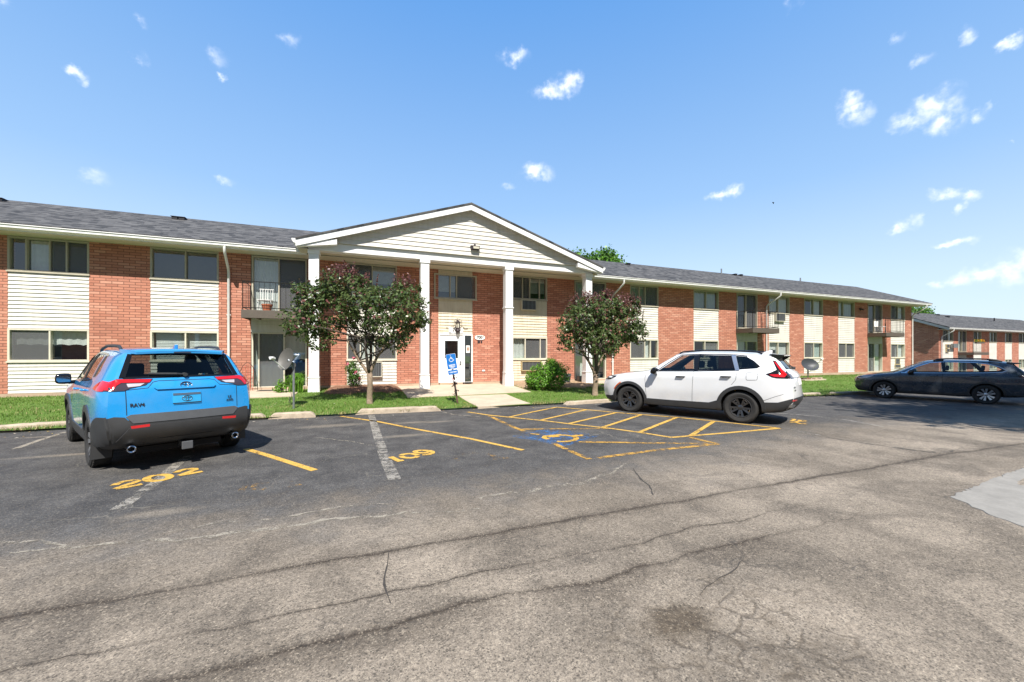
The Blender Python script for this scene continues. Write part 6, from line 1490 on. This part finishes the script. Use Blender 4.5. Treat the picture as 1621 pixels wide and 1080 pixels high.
M['plate_cyan'] = plain('plate_light_blue', (.03, .33, .66), .35, var=.15)
def suv_blue():
    sh = Shell(C2, .10, .075); sh.build()
    car = Car('parked_car', 'bright blue SUV with grey bumper seen from behind, parked nose-in at the left', 'car', sh)
    xf, xr, R_ = 1.37, -1.32, .362
    wf = [(.60, 1.17), (.12, 1.565), (-.22, 1.585), (-.28, 1.19)]; wr_ = [(-.35, 1.195), (-.335, 1.59), (-1.02, 1.575), (-1.15, 1.235)]; wq = [(-1.22, 1.245), (-1.10, 1.568), (-1.30, 1.545), (-1.56, 1.345), (-1.50, 1.28)]
    ws = [(-.64, 1.20), (.64, 1.20), (.57, 1.57), (-.57, 1.57)]; rg_ = [(-.63, 1.275), (.63, 1.275), (.535, 1.575), (-.535, 1.575)]
    cut_body(car, sh, [wf, wr_, wq], [(ws, .15, 1.25), (rg_, -2.4, -1.7)], (xf, xr), (.425, .362), (3.1, 9.4), [M['paint_blue'], M['plastic']], .46, (-2.0, .74))
    for sd in 'LR':
        car.patch('side_window', wf, sd, M['cglass'], off=-.012, skirt=0); car.patch('side_window', wr_, sd, M['tint'], off=-.012, skirt=0); car.patch('side_window', wq, sd, M['tint'], off=-.012, skirt=0)
        car.patch('pillar_trim', [(-.215, 1.598), (-.275, 1.18), (-.352, 1.185), (-.338, 1.60)], sd, M['gloss_black'], off=.006, skirt=0, step=.025)
        gaps(car, [[(.66, 1.155), (-.26, 1.178), (-.9, 1.205), (-1.22, 1.23)], [(.60, 1.19), (.40, 1.365), (.12, 1.582), (-.20, 1.602), (-.7, 1.604), (-1.12, 1.582), (-1.32, 1.555)]], sd, 'window_trim', .022, M['gloss_black'], .004)
        gaps(car, [[(.90, .44), (.93, .95), (.90, 1.13)], [(-.27, 1.17), (-.24, .44)], [(-1.18, 1.22), (-1.17, 1.0), (-1.07, .88)]], sd, w=.007)
        car.patch('sill_cladding', [(.98, .28), (.96, .46), (.6, .44), (-.6, .45), (-.86, .56), (-.92, .44), (-.94, .29)], sd, M['plastic'], off=.012, skirt=.05)
        car.patch('arch_cladding', arch_poly(xf, .362, .425, .515, -8, 184), sd, M['plastic'], off=.016, skirt=.06)
        car.patch('arch_cladding', arch_poly(xr, .362, .425, .515, -8, 184), sd, M['plastic'], off=.016, skirt=.06)
        car.patch('bumper_side', [(-1.76, .34), (-1.80, .60), (-1.92, .70), (-2.06, .765), (-2.19, .765), (-2.22, .60), (-2.18, .45), (-2.1, .38)], sd, M['plastic'], off=.022, skirt=.03)
        car.patch('tail_lamp', [(-1.80, 1.13), (-1.86, 1.19), (-1.95, 1.235), (-2.06, 1.22), (-2.10, 1.16), (-2.10, 1.10), (-2.0, 1.10)], sd, M['lamp_red'], off=.012, skirt=.005, step=.03)
        car.patch('headlight', smoothpoly([(2.10, .99), (2.15, .92), (1.95, .93), (1.78, 1.01)], 3), sd, M['gloss_black'], off=.006, skirt=.02)
    for s in (-1, 1):
        l = car.patch('tail_lamp', [(s*.885, 1.10), (s*.875, 1.17), (s*.72, 1.255), (s*.36, 1.245), (s*.44, 1.165), (s*.60, 1.13), (s*.66, 1.10)], 'B', M['lamp_dark'], off=.010, skirt=.03, step=.04)
        car.patch('red_lens', [(s*.865, 1.165), (s*.80, 1.215), (s*.72, 1.25), (s*.37, 1.24), (s*.40, 1.20), (s*.68, 1.205), (s*.73, 1.17), (s*.76, 1.115), (s*.87, 1.115)], 'B', M['lamp_red'], off=.018, skirt=.015, step=.04, parent=l)
        car.patch('clear_lens', [(s*.62, 1.145), (s*.63, 1.19), (s*.45, 1.19), (s*.50, 1.155)], 'B', M['lamp_clear'], off=.016, skirt=.01, step=.04, parent=l)
        car.patch('glass_side_trim', [(s*.635, 1.262), (s*.535, 1.58), (s*.585, 1.588), (s*.70, 1.262)], 'B', M['gloss_black'], off=.006, skirt=.02)
        car.patch('reflector', [(s*.60, .605), (s*.61, .64), (s*.42, .648), (s*.42, .615)], 'B', M['lamp_red'], off=.035, skirt=.01)
    car.patch('rear_window', rg_, 'B', M['tint2'], off=-.010, skirt=0); car.patch('windscreen', ws, 'F', M['cglass'], off=-.012, skirt=0)
    car.patch('glass_top_trim', [(-.54, 1.57), (-.54, 1.60), (.54, 1.60), (.54, 1.57)], 'B', M['gloss_black'], off=.004, skirt=0)
    car.patch('glass_bottom_trim', [(-.66, 1.255), (-.66, 1.278), (.66, 1.278), (.66, 1.255)], 'B', M['gloss_black'], off=.006, skirt=0)
    car.patch('gate_lower_trim', [(-.65, .76), (-.58, .67), (.58, .67), (.65, .76), (.60, .785), (-.60, .785)], 'B', M['plastic_grey'], off=.014, skirt=.03)
    car.patch('rear_bumper', [(-.86, .44), (-.885, .60), (-.84, .75), (-.76, .77), (-.66, .755), (-.585, .66), (.585, .66), (.66, .755), (.76, .77), (.84, .75), (.885, .60), (.86, .44), (.5, .37), (-.5, .37)], 'B', M['plastic'], off=.010, skirt=.04)
    car.patch('bumper_step', [(-.74, .44), (-.62, .615), (-.40, .64), (.40, .64), (.62, .615), (.74, .44), (.45, .40), (.30, .44), (-.30, .44), (-.45, .40)], 'B', M['plastic'], off=.034, skirt=.03)
    car.patch('valance', [(-.46, .37), (-.44, .43), (.44, .43), (.46, .37), (.25, .335), (-.25, .335)], 'B', M['plastic'], off=.02, skirt=.04)
    gaps(car, [[(.645, 1.10), (.64, .78)], [(-.645, 1.10), (-.64, .78)]], 'B', w=.008)
    gaps(car, [[(.66, 1.105), (.42, 1.125), (.36, 1.20), (.30, 1.215), (-.30, 1.215), (-.36, 1.20), (-.42, 1.125), (-.66, 1.105)]], 'B', 'gate_crease', .007, M['gap'])
    # recessed plate panel: sloping lip above, plate below it
    car.patch('plate_lip', [(-.33, 1.10), (-.36, 1.125), (.36, 1.125), (.33, 1.10)], 'B', M['paint_blue'], off=.022, skirt=.03)
    l = car.patch('number_plate', [(-.165, .90), (-.165, 1.04), (.165, 1.04), (.165, .90)], 'B', M['plate_cyan'], off=.012, skirt=.02)
    car.patch('plate_strip', [(-.16, 1.005), (-.16, 1.035), (.16, 1.035), (.16, 1.005)], 'B', M['chrome'], off=.016, skirt=.003, parent=l)
    gaps(car, [[(-.165, .895), (.165, .895)]], 'B', 'plate_frame', .012, M['gap'], .016)
    emblem(car, 0, 1.145, 'B', .068, M['emblem']); emblem(car, 0, .955, 'B', .058, M['emblem'])
    car_text(car, 'RAV4', .062, .535, .905, 'B', mat=M['gap']); car_text(car, 'LE', .05, -.54, .935, 'B', mat=M['gap']); car_text(car, 'AWD', .038, -.54, .885, 'B', mat=M['gap'])
    spoiler(car, [(-1.60, .625, 1.672, 1.62), (-1.80, .60, 1.668, 1.61), (-1.96, .53, 1.650, 1.605), (-2.0, .505, 1.632, 1.60)], M['paint_blue'])
    mb = MB(); mb.box(-2.036, -2.0, -.10, .10, 1.606, 1.618); mb.obj('high_brake_lamp', M['lamp_dark'], car.root, local=True)
    mb = MB(); mb.tube([(-2.15, .02, 1.295), (-2.17, .10, 1.305), (-2.13, .40, 1.315)], .014, 6); mb.tube([(-2.10, .0, 1.29), (-2.19, .0, 1.29)], .028, 8); mb.obj('wiper', M['plastic'], car.root, local=True)
    for s in (-1, 1):
        mb = MB(); T_ = Matrix.Translation((-2.20, s*.60, .335)) @ Matrix.Rotation(R(-90), 4, 'Y'); mb.lathe([(.030, -.10), (.030, .09), (.040, .10), (.048, .095), (.048, -.10)], 20, 0, T_); mb.lathe([(.001, .02), (.030, .02)], 20, 1, T_); mb.obj('exhaust_tip', [M['chrome'], M['gap']], car.root, smooth=True, angle=40, local=True)
        mb = MB(); xr_ = xr-.40; mb.prism([(s*.70, .42), (s*.925, .42), (s*.93, .17), (s*.72, .17)], 'x', xr_-.012, xr_); mb.obj('mud_flap', M['plastic'], car.root, local=True)
    mb = MB(); mb.box(-2.27, -1.9, -.04, .04, .25, .33); mb.box(-2.30, -2.272, -.065, .065, .235, .345); mb.obj('tow_hitch', M['plastic_grey'], car.root, bevel=.008, local=True)
    mb = MB(); mb.box(-2.0, 2.0, -.5, .5, .22, .30); mb.obj('underbody', M['gap'], car.root, local=True)
    rails(car, .61, .60, [.15, .08, -.4, -1.0, -1.45, -1.58], [1.635, 1.675, 1.715, 1.71, 1.695, 1.64], M['plastic'], .022)
    fin(car, -1.62, 1.68, M['paint_blue']); handles(car, [(.02, 1.03), (-.95, 1.06)], M['paint_blue'])
    for s in (-1, 1): mirror(car, .62, .93, 1.17, s, M['paint_blue'] if s < 0 else M['gloss_black'], .19)
    for x in (xf, xr):
        for s in (-1, 1): wheel(car, x, s*.80, R_, .225, .235, 's10', s)
    for y in (-.38, .38): seat(car, .05, y)
    for y in (-.42, 0, .42): seat(car, -.85, y, .52, .40)
    mb = MB(); mb.prism([(.92, 1.08), (.55, 1.06), (.45, .9), (.92, .6)], 'y', -.78, .78); mb.obj('dashboard', M['cabin'], car.root, local=True)
    return car
car = suv_blue()
hd = Vector((-.514, .858)); hd.normalize(); lf = Vector((-hd.y, hd.x)); rl, rr = Vector((-3.47, 7.34)), Vector((-2.05, 8.19)); ctr = (rl+rr)/2+hd*1.32
car.root.location = (ctr.x, ctr.y, -.003); car.root.scale = (1, .97, 1); car.root.rotation_euler = (0, 0, math.atan2(hd.y, hd.x))
# ---------------- dark estate
C3 = [
 [(2.26, 0, .30), (2.30, .58, .28), (2.33, .68, .32), (2.38, .74, .50), (2.38, .76, .70), (2.33, .75, .84), (2.23, .72, .91), (2.20, .52, .93), (2.20, .26, .94), (2.21, 0, .945)],
 col(2.12, [0, .68, .80, .87, .89, .88, .82, .58, .29, 0], [.26, .26, .29, .48, .70, .87, .935, .965, .98, .985], 2.08, 2.06, 2.06, 2.07),
 col(1.68, [0, .70, .85, .91, .935, .92, .85, .62, .33, 0], [.24, .24, .28, .48, .72, .90, .99, 1.025, 1.04, 1.045], 1.66, 1.64, 1.64, 1.64),
 col(1.15, [0, .72, .87, .91, .93, .925, .865, .70, .38, 0], [.23, .23, .27, .48, .73, .94, 1.055, 1.085, 1.10, 1.105], 1.10, 1.16, 1.26, 1.32),
 col(.66, [0, .72, .87, .905, .925, .925, .87, .66, .36, 0], [.23, .23, .27, .48, .73, .96, 1.09, 1.35, 1.37, 1.375], .64, .58, .70, .78),
 col(.15, [0, .72, .87, .905, .925, .925, .87, .61, .34, 0], [.23, .23, .27, .48, .74, .97, 1.105, 1.545, 1.59, 1.60], .15, .06, .15, .21),
 col(-.35, [0, .72, .87, .905, .925, .925, .87, .605, .34, 0], [.23, .23, .27, .48, .74, .98, 1.115, 1.58, 1.625, 1.635], -.35, -.35, -.35, -.35),
 col(-1.0, [0, .72, .87, .91, .93, .925, .865, .595, .33, 0], [.23, .23, .27, .48, .75, 1.0, 1.13, 1.57, 1.62, 1.63], -1.0, -1.0, -1.0, -1.0),
 col(-1.65, [0, .70, .86, .915, .935, .92, .845, .565, .31, 0], [.26, .26, .30, .50, .76, 1.01, 1.17, 1.53, 1.58, 1.59], -1.65, -1.62, -1.62, -1.62),
 col(-2.15, [0, .64, .80, .87, .885, .87, .79, .53, .29, 0], [.30, .30, .35, .54, .78, 1.01, 1.16, 1.49, 1.53, 1.54], -2.08, -1.86, -1.88, -1.90),
 [(-2.22, 0, .36), (-2.25, .58, .36), (-2.30, .70, .42), (-2.37, .75, .60), (-2.35, .77, .80), (-2.31, .75, 1.02), (-2.23, .69, 1.13), (-1.95, .50, 1.47), (-1.955, .27, 1.50), (-1.96, 0, 1.505)]]
def estate_dark(label):
    sh = Shell(C3, .10, .07); sh.build()
    car = Car('parked_car', label, 'car', sh)
    xf, xr, R_ = 1.46, -1.285, .35
    wf = [(.80, 1.10), (.52, 1.325), (.16, 1.49), (-.17, 1.525), (-.20, 1.125)]; wr_ = [(-.28, 1.13), (-.265, 1.53), (-.92, 1.515), (-1.20, 1.155)]; wq = [(-1.29, 1.165), (-1.05, 1.50), (-1.32, 1.46), (-1.56, 1.375), (-1.74, 1.25), (-1.66, 1.195)]
    ws = [(-.62, 1.14), (.62, 1.14), (.54, 1.51), (-.54, 1.51)]; rg_ = [(-.57, 1.165), (.57, 1.165), (.45, 1.445), (-.45, 1.445)]
    cut_body(car, sh, [wf, wr_, wq], [(ws, .10, 1.4), (rg_, -2.4, -1.7)], (xf, xr), (.41, .35), (3.1, 9.4), [M['paint_dark'], M['cabin']], .34)
    for sd in 'LR':
        for w_ in (wf, wr_, wq): car.patch('side_window', w_, sd, M['cglass'], off=-.012, skirt=0)
        car.patch('pillar_trim', [(-.165, 1.537), (-.195, 1.115), (-.285, 1.12), (-.268, 1.54)], sd, M['gloss_black'], off=.006, skirt=0, step=.025)
        car.patch('pillar_trim', [(-.91, 1.525), (-1.19, 1.145), (-1.30, 1.155), (-1.04, 1.515)], sd, M['gloss_black'], off=.006, skirt=0, step=.025)
        mb = MB(); car.strip(mb, [(-.915, 1.52), (-.96, 1.50), (-.99, 1.14)], sd, .02, -.008)
        gaps(car, [[(.95, 1.085), (-.2, 1.113), (-.9, 1.135), (-1.3, 1.155), (-1.66, 1.185), (-1.78, 1.245), (-1.60, 1.375), (-1.34, 1.475), (-1.04, 1.525), (-.3, 1.545), (.14, 1.508), (.50, 1.345), (.84, 1.10)]], sd, 'bright_window_trim', .024, M['chrome'], .006)
        gaps(car, [[(.98, .42), (1.0, .80), (.96, 1.06)], [(-.20, 1.10), (-.21, .42)], [(-1.28, 1.14), (-1.26, 1.0), (-1.16, .80), (-1.03, .62)]], sd, w=.008)
        car.patch('sill_cladding', [(1.04, .26), (1.0, .36), (.4, .34), (-.5, .34), (-.84, .44), (-.90, .36), (-.92, .28)], sd, M['plastic'], off=.014, skirt=.05)
        car.patch('arch_cladding', arch_poly(xf, .35, .41, .475, -10, 190), sd, M['plastic'], off=.014, skirt=.06)
        car.patch('arch_cladding', arch_poly(xr, .35, .41, .475, -10, 190), sd, M['plastic'], off=.014, skirt=.06)
        car.patch('headlight', smoothpoly([(2.22, .90), (2.31, .82), (2.10, .80), (1.78, .93), (1.95, .93)], 3), sd, M['lamp_clear'], off=.006, skirt=.02)
        car.patch('bumper_side', [(1.95, .30), (1.96, .42), (2.12, .46), (2.34, .50), (2.30, .30)], sd, M['plastic'], off=.006, skirt=.02)
        car.patch('tail_lamp', smoothpoly([(-2.06, 1.0), (-2.0, 1.06), (-2.15, 1.10), (-2.28, 1.08), (-2.33, .96), (-2.22, .95)], 3), sd, M['lamp_dark'], off=.006, skirt=.02)
    car.patch('grille', smoothpoly([(-.5, .58), (-.58, .72), (-.5, .84), (.5, .84), (.58, .72), (.5, .58)], 3), 'F', M['gloss_black'], off=.012, skirt=.03); car.patch('lower_grille', [(-.6, .36), (-.62, .5), (.62, .5), (.6, .36)], 'F', M['plastic'], off=.012, skirt=.03)
    for s in (-1, 1): car.patch('tail_lamp', [(s*.74, .96), (s*.74, 1.07), (s*.45, 1.09), (s*.48, 1.0)], 'B', M['lamp_red'], off=.008, skirt=.03)
    car.patch('rear_window', rg_, 'B', M['tint'], off=-.012, skirt=0); car.patch('windscreen', ws, 'F', M['cglass'], off=-.012, skirt=0)
    car.patch('rear_bumper', smoothpoly([(-.74, .42), (-.76, .58), (0, .62), (.76, .58), (.74, .42), (.4, .38), (-.4, .38)], 3), 'B', M['plastic'], off=.012, skirt=.05)
    car.patch('number_plate', [(-.17, .80), (-.17, .94), (.17, .94), (.17, .80)], 'B', M['signwhite'], off=.012, skirt=.02)
    mb = MB(); mb.prism([(-1.78, 1.555), (-2.10, 1.525), (-2.12, 1.50), (-1.95, 1.47), (-1.78, 1.50)], 'y', -.55, .55); mb.obj('spoiler', M['paint_dark'], car.root, bevel=.012, local=True)
    for s in (-1, 1):                                        # tall roof rails on solid feet
        mb = MB(); mb.tube([(.05, s*.60, 1.57), (-.05, s*.60, 1.635), (-.30, s*.60, 1.665), (-.8, s*.595, 1.672), (-1.3, s*.585, 1.655), (-1.55, s*.575, 1.62), (-1.68, s*.57, 1.565)], [.025, .03, .022, .022, .022, .03, .025], 8)
        mb.prism([(-.0, 1.56), (-.22, 1.58), (-.24, 1.66), (-.08, 1.63)], 'y', s*.6-.02, s*.6+.02); mb.prism([(-1.36, 1.575), (-1.64, 1.55), (-1.55, 1.62), (-1.36, 1.645)], 'y', s*.578-.02, s*.578+.02); mb.obj('roof_rail', M['plastic'], car.root, smooth=True, angle=50, local=True)
    handles(car, [(.02, .99), (-1.02, 1.02)], M['paint_dark'])
    for s in (-1, 1): mirror(car, .68, .93, 1.13, s, M['gloss_black'])
    for x in (xf, xr):
        for s in (-1, 1): wheel(car, x, s*.805, R_, .243, .225, 's10', s)
    for y in (-.38, .38): seat(car, .02, y, .46)
    seat(car, -.90, 0, .48, 1.25)
    mb = MB(); mb.prism([(1.05, 1.02), (.62, 1.0), (.5, .85), (1.05, .6)], 'y', -.78, .78); mb.obj('dashboard', M['cabin'], car.root, local=True)
    mb = MB(); mb.tube([(.45+.06*math.cos(t), .38+.19*math.cos(t+1.57), .98+.17*math.sin(t+1.57)) for t in [k*math.pi/10 for k in range(21)]], .014, 6); mb.obj('steering_wheel', M['plastic'], car.root, local=True)
    return car
car = estate_dark('dark slate estate car with silver wheels parked at the right edge, partly in shade')
hd = Vector((-1.0, 2.63)); hd.normalize(); lf = Vector((-hd.y, hd.x)); ctr = Vector((20.6, 9.76))-hd*1.46-lf*.87
car.root.location = (ctr.x, ctr.y, g(20)-.004); car.root.rotation_euler = (0, 0, math.atan2(hd.y, hd.x))
